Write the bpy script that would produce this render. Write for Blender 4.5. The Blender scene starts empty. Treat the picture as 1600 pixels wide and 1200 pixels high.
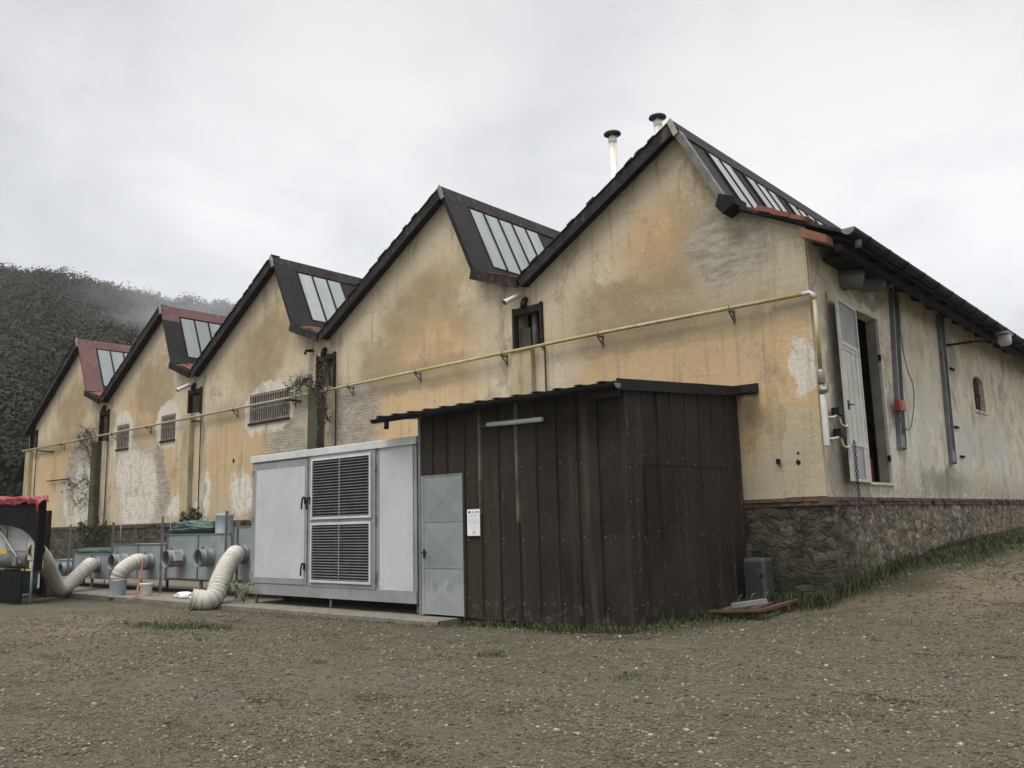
import bpy, bmesh, math, random
import numpy as np
from mathutils import Vector, noise as mn
random.seed(7); rng = np.random.default_rng(7)
S = bpy.context.scene
COL = S.collection
R = math.radians

# ------------------------------------------------------------------ camera
CAM = np.array([5.45033756, -14.08087998, 1.55])
FW = np.array([-0.65061264, 0.74212366, 0.16110759])
RT = np.array([0.74896472, 0.66212307, -0.02539473])
UP = np.array([0.12551908, -0.10414177, 0.98661008])
FPX = 1326.10987
from mathutils import Matrix
cd = bpy.data.cameras.new('camera'); cam = bpy.data.objects.new('camera', cd); COL.objects.link(cam)
cd.sensor_width = 36; cd.lens = FPX * 36 / 1600; cd.clip_start = .05; cd.clip_end = 3000
m = Matrix.Identity(4)
for i in range(3):
    m[i][0] = RT[i]; m[i][1] = UP[i]; m[i][2] = -FW[i]; m[i][3] = CAM[i]
cam.matrix_world = m; S.camera = cam

def at(u, v, ax, val):
    """world point where the survey ray (u, v) of the photograph meets the plane axis=val"""
    d = FW + RT * (u - 800) / FPX - UP * (v - 600) / FPX
    t = (val - CAM[ax]) / d[ax]
    return Vector(CAM + t * d)

# ------------------------------------------------------------------ materials
class NT:
    def __init__(s, name):
        s.m = bpy.data.materials.new(name); s.m.use_nodes = True
        s.t = s.m.node_tree; s.n = s.t.nodes; s.l = s.t.links
        s.b = s.n['Principled BSDF']; s.tc = s.n.new('ShaderNodeTexCoord')
        s.P = s.tc.outputs['Object']
    def new(s, t, **k):
        n = s.n.new(t)
        for a, b in k.items(): setattr(n, a, b)
        return n
    def put(s, sock, v):
        if hasattr(v, 'is_output'): s.l.new(v, sock)
        elif v is not None:
            if sock.type == 'RGBA' and len(v) == 3: v = (*v, 1)
            sock.default_value = v
    def math(s, op, a, b=None, c=None, clamp=False):
        n = s.new('ShaderNodeMath', operation=op, use_clamp=clamp)
        for i, v in enumerate((a, b, c)):
            if v is not None: s.put(n.inputs[i], v)
        return n.outputs[0]
    def vm(s, op, a, b=None, out=0):
        n = s.new('ShaderNodeVectorMath', operation=op); s.put(n.inputs[0], a)
        if b is not None: s.put(n.inputs[1], b)
        return n.outputs[out]
    def noise(s, scale=5, detail=4, rough=.55, vec=None, stretch=None, out=0, dist=0):
        vec = vec or s.P
        if stretch: vec = s.vm('MULTIPLY', vec, stretch)
        n = s.new('ShaderNodeTexNoise'); s.l.new(vec, n.inputs['Vector'])
        n.inputs['Scale'].default_value = scale; n.inputs['Detail'].default_value = detail
        n.inputs['Roughness'].default_value = rough; n.inputs['Distortion'].default_value = dist
        return n.outputs[out]
    def vor(s, scale, vec=None, feature='F1', out='Distance', rand=1):
        n = s.new('ShaderNodeTexVoronoi', feature=feature); s.l.new(vec or s.P, n.inputs['Vector'])
        n.inputs['Scale'].default_value = scale
        n.inputs['Randomness'].default_value = rand
        return n.outputs[out]
    def mr(s, v, a, b, c=0, d=1, smooth=True):
        n = s.new('ShaderNodeMapRange', interpolation_type='SMOOTHSTEP' if smooth else 'LINEAR')
        s.put(n.inputs[0], v)
        for i, x in enumerate((a, b, c, d)): s.put(n.inputs[i + 1], x)
        return n.outputs[0]
    def mix(s, f, a, b, mode='MIX'):
        n = s.new('ShaderNodeMix', data_type='RGBA', blend_type=mode)
        s.put(n.inputs[0], f); s.put(n.inputs[6], a); s.put(n.inputs[7], b)
        return n.outputs[2]
    def sep(s, v):
        n = s.new('ShaderNodeSeparateXYZ'); s.l.new(v, n.inputs[0]); return n.outputs
    def comb(s, x, y, z):
        n = s.new('ShaderNodeCombineXYZ')
        for i, v in enumerate((x, y, z)): s.put(n.inputs[i], v)
        return n.outputs[0]
    def bump(s, h, strength=.3, dist=.02, normal=None):
        n = s.new('ShaderNodeBump'); s.l.new(h, n.inputs['Height'])
        n.inputs['Strength'].default_value = strength; n.inputs['Distance'].default_value = dist
        if normal: s.l.new(normal, n.inputs['Normal'])
        s.l.new(n.outputs[0], s.b.inputs['Normal']); return n.outputs[0]
    def fin(s, color=None, rough=.8, metal=0, spec=None):
        if color is not None: s.put(s.b.inputs['Base Color'], color)
        s.put(s.b.inputs['Roughness'], rough); s.put(s.b.inputs['Metallic'], metal)
        if spec is not None: s.b.inputs['Specular IOR Level'].default_value = spec
        return s.m

def basic(name, c1, c2, scale=3, rough=.75, metal=0, bump=0, bscale=40, c3=None, streak=None, spec=None, lo=.35, hi=.65):
    """mottled weathered surface; streak = colour of vertical runs"""
    n = NT(name)
    col = n.mix(n.mr(n.noise(scale, 6, .6), lo, hi), c1, c2)
    if c3: col = n.mix(n.mr(n.noise(scale * 4.3, 5, .65), .55, .72), col, c3)
    if streak: col = n.mix(n.math('MULTIPLY', n.mr(n.noise(9, 4, .6, stretch=(1, 1, .07)), .55, .78), .6), col, streak)
    if bump: n.bump(n.noise(bscale, 4, .6), bump, .01)
    r = n.mr(n.noise(scale * 2, 3), .2, .8, rough - .08, rough + .08)
    return n.fin(col, r, metal, spec)

MAT = {}
MAT['dark_board'] = basic('weathered_dark_board', (.010, .0095, .0095), (.02, .018, .017), 2, .75, c3=(.045, .04, .037), bump=.2, spec=0.12)
MAT['verge'] = basic('verge_flashing', (.018, .015, .014), (.034, .028, .025), 2.5, .7, c3=(.12, .105, .095), bump=.2, streak=(.13, .12, .11), spec=0.12)
MAT['red_paint'] = basic('red_brown_paint', (.085, .03, .026), (.12, .045, .038), 2, .65, c3=(.2, .1, .085))
MAT['skin_dark'] = basic('dark_sheet', (.015, .0138, .0135), (.024, .0215, .0205), 1.2, .65, c3=(.05, .038, .033), spec=0.12)
MAT['slate'] = basic('slate', (.02, .02, .022), (.045, .043, .043), 6, .6, spec=0.12)
MAT['tile'] = basic('red_clay_tile', (.14, .042, .028), (.22, .075, .05), 5, .85, c3=(.05, .04, .035), bump=.3)
MAT['wood'] = basic('bare_wood', (.24, .1, .05), (.16, .065, .035), 6, .8, streak=None, bump=.3)
MAT['old_wood'] = basic('old_grey_wood', (.075, .055, .042), (.12, .09, .07), 6, .85, bump=.3)
MAT['grey_board'] = basic('bleached_grey_board', (.10, .093, .083), (.17, .158, .142), 4, .8, c3=(.055, .048, .042), bump=.3)
MAT['reveal'] = basic('grey_reveal_plaster', (.20, .185, .155), (.27, .25, .21), 2, .9, c3=(.12, .11, .09), spec=.1)  # door reveal, a darker grey than the side wall plaster
MAT['zinc'] = basic('zinc_sheet', (.22, .25, .258), (.29, .32, .328), 2, .5, .1, c3=(.19, .215, .22), streak=(.15, .165, .17))
MAT['outlet_zinc'] = basic('dull_zinc_spigot', (.15, .165, .168), (.21, .225, .228), 3, .5, .15, c3=(.11, .12, .12))
MAT['post_zinc'] = basic('galvanised_steel', (.16, .165, .16), (.24, .245, .24), 5, .5, .3)
MAT['channel'] = basic('grey_painted_channel', (.13, .14, .145), (.18, .19, .195), 3, .55, streak=(.09, .09, .09))
MAT['gutter'] = basic('dark_gutter', (.008, .008, .0085), (.014, .0135, .0135), 3, .55, spec=0.12)
MAT['grey_tin'] = basic('grey_tin_cap', (.11, .115, .12), (.17, .175, .18), 4, .55)
MAT['steel'] = basic('stainless_flue', (.62, .57, .49), (.72, .68, .61), 2, .42, .3, streak=(.45, .33, .22))
MAT['flue_cap'] = basic('dark_flue_cap', (.035, .035, .036), (.055, .05, .048), 5, .5, c3=(.1, .05, .035))
MAT['yellow'] = basic('faded_yellow_pipe', (.34, .25, .075), (.40, .33, .16), 1.3, .5, c3=(.42, .38, .28))
MAT['white_pipe'] = basic('old_white_pipe', (.48, .47, .43), (.56, .55, .52), 3, .5, c3=(.36, .33, .26))
MAT['bracket'] = basic('grey_bracket', (.08, .08, .08), (.13, .125, .12), 8, .6)
MAT['brass'] = basic('dull_valve_metal', (.22, .2, .17), (.3, .28, .25), 9, .45, .5)
MAT['black'] = basic('black_plastic', (.012, .012, .012), (.02, .02, .02), 6, .5, spec=0.1)
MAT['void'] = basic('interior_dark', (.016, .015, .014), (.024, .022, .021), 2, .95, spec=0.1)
MAT['rust'] = basic('rusty_frame', (.022, .015, .012), (.045, .027, .02), 9, .85, bump=.4, c3=(.012, .011, .01), spec=0.1)
MAT['grille'] = basic('painted_grille', (.24, .2, .165), (.36, .315, .27), 6, .7)
MAT['glass_dark'] = basic('dirty_dark_glass', (.03, .032, .032), (.06, .06, .058), 3, .25)
MAT['white_paint'] = basic('white_door_paint', (.46, .45, .405), (.55, .54, .49), 2, .6, c3=(.35, .34, .295), streak=(.27, .25, .205))
MAT['dirty_glass'] = basic('dirty_wired_glass', (.15, .14, .125), (.22, .2, .18), 4, .35, streak=(.1, .09, .08))
MAT['red_box'] = basic('red_alarm_plastic', (.3, .035, .035), (.36, .05, .045), 5, .45)
MAT['cable'] = basic('grey_cable', (.1, .1, .1), (.14, .14, .14), 8, .6)
MAT['chain'] = basic('blue_chain', (.014, .018, .055), (.02, .025, .07), 8, .5)
MAT['panel'] = basic('light_grey_panel', (.44, .455, .47), (.50, .51, .525), .8, .42, c3=(.42, .43, .44), streak=(.40, .41, .41))
MAT['frame_grey'] = basic('grey_frame', (.22, .225, .22), (.28, .285, .28), 2, .45, streak=(.17, .165, .155))
MAT['alu'] = basic('aluminium_louvre', (.58, .585, .58), (.66, .665, .66), 3, .38, .2, c3=(.5, .5, .49))
MAT['slat_grey'] = basic('grey_louvre_slat', (.2, .204, .2), (.27, .274, .27), 4, .45, .1)
MAT['roof_white'] = basic('white_roof_trim', (.50, .505, .49), (.6, .6, .585), 2, .5, c3=(.4, .39, .36))
MAT['hose'] = basic('dirty_white_hose', (.40, .375, .32), (.50, .475, .42), 1.4, .7, c3=(.29, .255, .2))
MAT['hose_rib'] = basic('hose_rib', (.11, .095, .075), (.17, .15, .12), 3, .75)
MAT['tarp_green'] = basic('green_tarpaulin', (.012, .04, .03), (.02, .06, .045), 4, .5, bump=.25, bscale=14)
MAT['tarp_red'] = basic('red_tarpaulin', (.16, .006, .01), (.22, .010, .014), 4, .5, bump=.25, bscale=10)
MAT['tarp_pale'] = basic('faded_tarp_hem', (.5, .35, .33), (.55, .45, .42), 4, .6)
MAT['rubber'] = basic('black_rubber_cover', (.004, .004, .0045), (.008, .008, .008), 4, .65, bump=.2, bscale=8, spec=0.1)
MAT['machine'] = basic('grey_machine', (.42, .425, .42), (.52, .525, .52), 2, .5, c3=(.34, .33, .31))
MAT['stripe'] = basic('yellow_stripe', (.6, .42, .05), (.55, .36, .05), 5, .5)
MAT['machine_dark'] = basic('grey_dark_drum', (.08, .075, .07), (.12, .115, .105), 5, .6)
MAT['blue_drum'] = basic('blue_drum_plastic', (.035, .075, .1), (.05, .1, .125), 5, .55)
MAT['bucket'] = basic('cream_bucket', (.82, .79, .7), (.86, .83, .75), 3, .5, c3=(.62, .58, .48))
MAT['orange'] = basic('faded_orange_strap', (.24, .075, .04), (.3, .11, .06), 8, .7)
MAT['bag'] = basic('white_sack', (.6, .6, .58), (.7, .7, .68), 4, .6, bump=.2, bscale=12)
MAT['lamp'] = basic('lamp_housing', (.42, .43, .43), (.5, .51, .51), 3, .4)
MAT['paper'] = basic('white_paper', (.7, .71, .71), (.76, .76, .76), 3, .6)
MAT['ink'] = basic('grey_print', (.4, .4, .41), (.46, .46, .46), 9, .7)
MAT['ink_blue'] = basic('blue_print', (.02, .03, .2), (.03, .04, .25), 9, .6)
MAT['ink_dark'] = basic('dark_print', (.16, .16, .17), (.2, .2, .21), 9, .6)
MAT['heater'] = basic('grey_green_cabinet', (.038, .046, .039), (.055, .064, .055), 3, .55)
MAT['pallet'] = basic('reddish_pallet_wood', (.12, .057, .034), (.065, .037, .025), 7, .85, bump=.3)
MAT['leaf'] = basic('ivy_leaf', (.03, .045, .018), (.055, .065, .03), 3, .6)
MAT['twig'] = basic('dry_twig', (.07, .055, .04), (.1, .08, .06), 5, .9)
MAT['pale_twig'] = basic('pale_dry_stem', (.16, .17, .1), (.22, .22, .14), 5, .9)
MAT['screw'] = basic('screw_head', (.3, .3, .28), (.4, .4, .38), 5, .4, .4)

def mat_door():
    n = NT('grey_green_door_paint')
    col = n.mix(n.mr(n.noise(1.6, 5), .3, .7), (.19, .215, .215), (.235, .26, .258))
    z = n.sep(n.P)[2]
    w = n.math('ADD', z, n.math('MULTIPLY', n.math('SUBTRACT', n.noise(7, 6, .7, stretch=(1.6, 1, .45)), .5), 1.1))
    col = n.mix(n.math('MULTIPLY', n.mr(w, .62, .4), .75), col, (.31, .325, .32))
    col = n.mix(n.mr(n.noise(3, 5, .7, stretch=(4, 1, .3)), .62, .8, 0, .35), col, (.17, .165, .15))
    return n.fin(col, .5)
MAT['door'] = mat_door()

def mat_gas():
    n = NT('faded_yellow_pipe'); x = n.sep(n.P)[0]
    col = n.mix(n.mr(n.noise(2.5, 5, .7, stretch=(.5, 1, 1)), .4, .62), (.37, .29, .11), (.43, .385, .25))
    col = n.mix(n.mr(n.math('ADD', x, n.math('MULTIPLY', n.noise(.6, 3), 6)), -6, -14, 0, .8), col, (.33, .3, .23))
    col = n.mix(n.mr(n.noise(9, 4, .7), .56, .7, 0, .75), col, (.2, .16, .09))
    return n.fin(col, .6, 0, .3)
MAT['yellow'] = mat_gas()

def mat_shed():
    n = NT('brown_ribbed_steel')
    a = n.mix(n.mr(n.noise(.9, 6, .6), .35, .65), (.019, .0148, .0118), (.036, .0285, .0225))
    f = n.noise(2.6, 6, .62, stretch=(1.4, 1.4, .1))
    a = n.mix(n.mr(f, .50, .72, 0, .7), a, (.074, .060, .047))
    sh_ = n.new('ShaderNodeTexWhiteNoise', noise_dimensions='1D'); n.l.new(n.math('FLOOR', n.math('MULTIPLY', n.math('SUBTRACT', n.sep(n.P)[0], n.sep(n.P)[1]), 2.44)), sh_.inputs['W'])
    a = n.mix(n.mr(sh_.outputs[0], 0, 1, 0, .55), a, (.045, .034, .026))
    g = n.noise(55, 3, .6, stretch=(1, 1, .25))
    a = n.mix(n.mr(g, .45, .72, 0, .3), a, (.045, .036, .03))
    z = n.sep(n.P)[2]
    sp = n.math('MULTIPLY', n.mr(z, .55, .05), n.mr(n.noise(6, 5, .7), .5, .68))
    a = n.mix(n.math('MULTIPLY', sp, .6), a, (.13, .12, .1))
    sc = n.math('MULTIPLY', n.mr(n.noise(13, 2, .5, stretch=(4, 4, .22)), .70, .74), .5)
    a = n.mix(sc, a, (.26, .23, .19))
    n.bump(n.noise(2.5, 3), .25, .03)
    return n.fin(a, n.mr(f, .2, .8, .5, .75), 0, .1)
MAT['shed'] = mat_shed()
MAT['shed_worn'] = basic('worn_brown_steel', (.06, .05, .04), (.15, .13, .105), 3, .7, streak=(.03, .023, .018), spec=.2)

def mat_glazing():
    n = NT('wired_glass')
    x, y, z = n.sep(n.P)
    cell = n.math('FLOOR', n.math('DIVIDE', n.math('SUBTRACT', y, .5), .545))
    wn = n.new('ShaderNodeTexWhiteNoise', noise_dimensions='2D')
    n.l.new(n.comb(cell, n.math('FLOOR', n.math('MULTIPLY', x, .14)), 0), wn.inputs[0])
    col = n.mix(wn.outputs[0], (.27, .298, .282), (.37, .40, .38))
    st = n.noise(6, 5, .65, stretch=(.12, 2.5, .12))
    col = n.mix(n.mr(st, .46, .68, 0, .75), col, (.22, .22, .185))
    col = n.mix(n.mr(n.noise(.9, 4), .55, .8, 0, .45), col, (.22, .23, .22))
    col = n.mix(n.mr(x, -17, -22, 0, .62), col, (.17, .185, .185))
    return n.fin(col, .35, 0, .4)
MAT['glazing'] = mat_glazing()

def patch(n, W, cx, cz, rx, rz, soft=.25):
    x, y, z = W
    dx = n.math('DIVIDE', n.math('SUBTRACT', x, cx), rx); dz = n.math('DIVIDE', n.math('SUBTRACT', z, cz), rz)
    d = n.math('SQRT', n.math('ADD', n.math('MULTIPLY', dx, dx), n.math('MULTIPLY', dz, dz)))
    return n.mr(d, 1 + soft, 1 - soft)

def patches(n, W, lst):
    out = None
    for p in lst:
        q = patch(n, W, *p)
        out = q if out is None else n.math('MAXIMUM', out, q)
    return out

def mat_front():
    n = NT('ochre_lime_plaster')
    big = n.noise(.45, 3, .5, out=1); med = n.noise(2.2, 6, .65, out=1); fine = n.noise(11, 4, .6, out=1)
    P = n.P
    def off(v, k): return n.vm('MULTIPLY', n.vm('SUBTRACT', v, (.5, .5, .5)), (k, k, k))
    Wv = n.vm('ADD', n.vm('ADD', P, off(big, 1.3)), off(med, .9)); W = n.sep(Wv)
    Wf = n.sep(n.vm('ADD', n.vm('ADD', P, off(med, .55)), off(fine, .16)))
    x, y, z = n.sep(P)
    n1 = n.noise(.55, 5, .6); n2 = n.noise(1.7, 6, .65); n3 = n.noise(7, 6, .7); n4 = n.noise(30, 4, .65)
    col = n.mix(n.mr(n1, .36, .64), (.53, .42, .265), (.64, .545, .385))
    col = n.mix(n.mr(n2, .45, .66, 0, .7), col, (.46, .345, .195))
    skim = n.mr(n.noise(1.15, 8, .68, dist=.4), .545, .575)
    col = n.mix(n.math('MULTIPLY', skim, .5), col, n.mix(n3, (.70, .615, .47), (.60, .51, .36)))
    # tan-brown ageing in the middle of every gable
    tan = patches(n, W, [(-9.9, 6.7, 1.5, 1.5, .5), (-8.6, 5.8, 1.7, .9, .5), (-2.6, 6.6, .9, 1.3, .5), (-3.4, 5.7, 2.3, .8, .4), (-1.2, 5.3, 1.2, .35, .4), (-11.2, 5.7, 1.2, .8, .5),
                         (-16.9, 6.8, 1.5, 1.3, .5), (-24.0, 6.6, 1.5, 1.3, .5), (-30.9, 6.6, 1.5, 1.3, .5), (-31.2, 5.2, 1.6, 1.0, .5), (-23.6, 5.5, 1.3, .7, .5)])
    col = n.mix(n.math('MULTIPLY', tan, n.mr(n2, .25, .6, .6, 1)), col, n.mix(n3, (.345, .23, .11), (.25, .18, .1)))
    col = n.mix(n.math('MULTIPLY', n.mr(n3, .5, .7), n.math('MULTIPLY', tan, .5)), col, (.27, .215, .13))
    # orange ochre left in the sheltered zones
    org = patches(n, W, [(-3.2, 4.2, 2.3, .85, .3), (-1.5, 3.6, 1.0, 1.2, .35), (-.5, 4.1, .5, 1.2, .3), (-10.2, 4.2, 2.4, .75, .35), (-8.2, 4.4, .9, .7, .4), (-3.2, 7.3, .8, .8, .5), (-9.2, 5.6, 1.5, .8, .5),
                         (-18.9, 4.0, 1.1, 1.3, .3), (-19.4, 3.2, 1.1, 1.3, .4), (-17, 3.6, .9, .9, .4), (-22.3, 3.4, .7, 1.2, .3), (-24, 5.2, 1.2, .5, .4), (-33, 3.8, 1.6, 1.3, .4), (-31.5, 4.5, 1, .9, .4), (-26, 6.0, .8, .6, .5)])
    col = n.mix(n.math('MULTIPLY', org, n.mr(n2, .28, .62, .4, .95)), col, n.mix(n.mr(n2, .35, .6), (.50, .295, .115), (.58, .385, .19)))
    # grime hanging below the gas pipe
    pb = n.math('MULTIPLY', n.mr(n.math('ADD', z, n.math('MULTIPLY', n.math('SUBTRACT', n2, .5), .7)), 4.72, 4.95), n.mr(z, 5.75, 5.2))
    pb = n.math('MULTIPLY', pb, n.mr(n1, .35, .6, .4, .95))
    col = n.mix(n.math('MULTIPLY', pb, .85), col, n.mix(n3, (.27, .2, .11), (.22, .175, .105)))
    # bleached plaster close to the verges
    sh = None
    for (xa, za), (xb, zb) in [((-6.41, 6.64), (-2.36, 9.18)), ((-13.74, 6.62), (-8.83, 9.71)), ((-20.84, 6.52), (-16.14, 9.62)), ((-27.75, 6.43), (-23.13, 9.45)), ((-35.2, 6.12), (-30.23, 9.4))]:
        k = (zb - za) / (xb - xa)
        d = n.math('SUBTRACT', n.math('MULTIPLY_ADD', x, k, za - k * xa), z)
        d = n.math('ADD', d, n.math('MULTIPLY', n.math('SUBTRACT', n2, .5), 1.1))
        q = n.math('MULTIPLY', n.mr(d, 1.5, .35), n.math('MULTIPLY', n.math('GREATER_THAN', x, xa), n.math('LESS_THAN', x, xb + .6)))
        sh = q if sh is None else n.math('MAXIMUM', sh, q)
    val = patches(n, W, [(-5.9, 5.2, 1.0, 1.4, .5), (-7.2, 5.6, .8, 1.6, .5), (-13.1, 5.6, 1, 1.3, .5), (-14.8, 5.6, .8, 1.4, .5), (-20.2, 5.6, .8, 1.2, .5), (-21.9, 5.3, .6, 1.4, .5), (-7.4, 4.5, .6, .5, .4), (-5.4, 4.6, .55, .5, .3), (-28.6, 5.5, 1, 1.4, .5), (-27, 5.2, .9, 1.6, .5)])
    col = n.mix(n.math('MULTIPLY', n.math('MAXIMUM', sh, n.math('MULTIPLY', val, .8)), .75), col, n.mix(n2, (.62, .545, .42), (.58, .49, .335)))
    # pale washed foot of the wall
    ft = n.mr(n.math('ADD', z, n.math('MULTIPLY', n.math('SUBTRACT', n1, .5), 1.8)), 3.0, 2.1)
    col = n.mix(n.math('MULTIPLY', ft, .7), col, n.mix(n3, (.50, .44, .32), (.40, .335, .22)))
    rc = patches(n, W, [(-.55, 2.7, .6, .85, .4), (-1.3, 6.2, 1.1, 1.1, .4), (-.4, 6.0, .6, .9, .4)])
    col = n.mix(n.math('MULTIPLY', rc, .75), col, n.mix(n2, (.40, .36, .245), (.47, .42, .30)))
    # bare brick showing through
    br = n.new('ShaderNodeTexBrick'); bv = n.comb(n.math('ADD', x, n.math('MULTIPLY', n.math('SUBTRACT', n2, .5), .22)), n.math('ADD', z, n.math('MULTIPLY', n.math('SUBTRACT', n.noise(2.6, 4, .6), .5), .16)), 0)
    n.l.new(bv, br.inputs['Vector'])
    br.inputs['Scale'].default_value = 1; br.inputs['Brick Width'].default_value = .27; br.inputs['Row Height'].default_value = .085
    br.inputs['Mortar Size'].default_value = .012; br.inputs['Mortar Smooth'].default_value = .5; br.inputs['Bias'].default_value = 0
    n.put(br.inputs['Color1'], (.34, .30, .25)); n.put(br.inputs['Color2'], (.24, .215, .185)); n.put(br.inputs['Mortar'], (.15, .13, .11))
    bk = patches(n, W, [(-12.7, 4.0, .95, 1.4, .2), (-12.2, 4.7, .8, .6, .3), (-15.9, 3.9, 1.0, .9, .3), (-24.6, 3.1, 2.1, 1.5, .2), (-25.3, 4.1, 1.5, .6, .2), (-30.2, 3.2, 1.6, 1.6, .25), (-29.3, 4.7, .8, 1.0, .3)])
    loose = n.mr(n3, .3, .6)
    bcol = n.mix(n.mr(n3, .36, .56, .1, .9), br.outputs[0], (.44, .40, .34))
    col = n.mix(n.math('MULTIPLY', bk, n.mr(n.noise(3.2, 5, .7), .38, .55, .15, .85)), col, bcol)
    ws = patches(n, W, [(-24.7, 2.9, 1.6, 1.35, .16), (-25.6, 3.6, 1.0, 1.0, .16), (-30.1, 2.9, 1.2, 1.4, .16), (-29.4, 4.2, .6, .8, .2), (-22.2, 2.3, .6, .5, .2), (-20.3, 2.6, .5, .7, .2), (-12.9, 4.1, .5, 1, .5), (-17.9, 2.7, .8, .6, .2), (-15.6, 3.3, .7, .6, .2)])
    col = n.mix(n.math('MULTIPLY', ws, n.mr(n.noise(5, 6, .75), .36, .52, .1, .95)), col, (.72, .69, .62))
    sp = n.math('MULTIPLY', n.math('MAXIMUM', bk, ws), n.mr(n.noise(6, 5, .75, stretch=(.7, 1, 1.6)), .58, .66))
    col = n.mix(n.math('MULTIPLY', sp, .75), col, (.2, .18, .15))
    gr = patches(n, W, [(-1.5, 6.55, .85, .85, .14), (-23.2, 3.7, .4, 1.3, .2), (-23.0, 2.7, .5, .8, .3), (-30.9, 3.9, .3, 1.2, .4), (-15.6, 3.9, .9, 1.0, .2), (-12.4, 4.2, 1.0, 1.1, .18), (-30.6, 4.0, .5, 1.4, .25), (-29.5, 4.6, .6, .8, .25), (-15.0, 5.2, .5, .6, .3)])
    col = n.mix(n.math('MULTIPLY', gr, n.mr(n3, .32, .52, .5, .95)), col, n.mix(n.mr(n.noise(3.5, 7, .72, stretch=(.6, 1, 2.2)), .36, .62), (.42, .39, .33), (.20, .182, .152)))
    # fresh plaster round the barred windows and one repair at the corner
    wp = patches(n, Wf, [(-16.55, 5.15, 1.35, .8, .06), (-22.8, 5.2, .85, .85, .08), (-26.25, 5.2, .8, .85, .08), (-17.5, 4.7, .35, .35, .1)])
    col = n.mix(n.math('MULTIPLY', wp, .9), col, n.mix(n3, (.70, .675, .61), (.62, .58, .50)))
    wr = patches(n, Wf, [(-.22, 4.05, .26, .5, .12)])
    col = n.mix(n.math('MULTIPLY', wr, .9), col, (.68, .65, .57))
    # damp dark runs down the wall below the valleys, moss
    dk = None
    for cx, w in ((-7.0, .12), (-13.3, .25), (-14.4, .25), (-20.4, .16), (-28.4, .3), (-27.4, .3)):
        q = n.mr(n.math('ABSOLUTE', n.math('SUBTRACT', W[0], cx)), w * 1.5, w * .3)
        dk = q if dk is None else n.math('MAXIMUM', dk, q)
    dk = n.math('MULTIPLY', dk, n.mr(n.noise(3, 5, .7, stretch=(2, 1, .25)), .35, .6, 0, .75))
    col = n.mix(dk, col, (.15, .135, .09))
    # damp blotches with hard upper edges, hairline cracks
    damp = n.mr(n.noise(.75, 8, .72, stretch=(1, 1, .6), dist=.5), .55, .63)
    col = n.mix(n.math('MULTIPLY', damp, n.mr(n3, .3, .6, .25, .65)), col, (.25, .19, .115))
    ck = n.vor(.55, n.vm('ADD', P, off(n.noise(1.3, 6, .65, out=1), 1.6)), 'DISTANCE_TO_EDGE')
    col = n.mix(n.math('MULTIPLY', n.mr(ck, .011, .003), n.mr(n1, .45, .6, 0, .55)), col, (.13, .1, .07))
    # small pits, hairline streaks, broad tone
    pit = n.mr(n.noise(5, 2, .5, out=0), .73, .76)
    col = n.mix(n.math('MULTIPLY', pit, .55), col, (.14, .11, .08))
    stv = n.noise(4, 5, .65, stretch=(1.5, 1, .1))
    col = n.mix(n.mr(stv, .52, .70, 0, .62), col, (.27, .215, .135))
    col = n.mix(n.mr(n4, .35, .7, 0, .38), col, (.30, .24, .16))
    n5 = n.noise(14, 5, .75)
    col = n.mix(n.mr(n5, .52, .7, 0, .4), col, (.33, .27, .18)); col = n.mix(n.mr(n5, .46, .3, 0, .4), col, (.62, .55, .42))
    col = n.mix(.10, col, (.55, .49, .40))
    h = n.math('ADD', n.math('MULTIPLY', n3, .5), n.math('ADD', n.math('MULTIPLY', n4, .22), n.math('MULTIPLY', n.math('MULTIPLY', bk, br.outputs['Fac']), -.5)))
    h = n.math('ADD', h, n.math('MULTIPLY', n.noise(1, 2, stretch=(.2, 1, 6)), .25))
    n.bump(h, .6, .035)
    return n.fin(col, .92, 0, .1)
MAT['front'] = mat_front()

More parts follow.
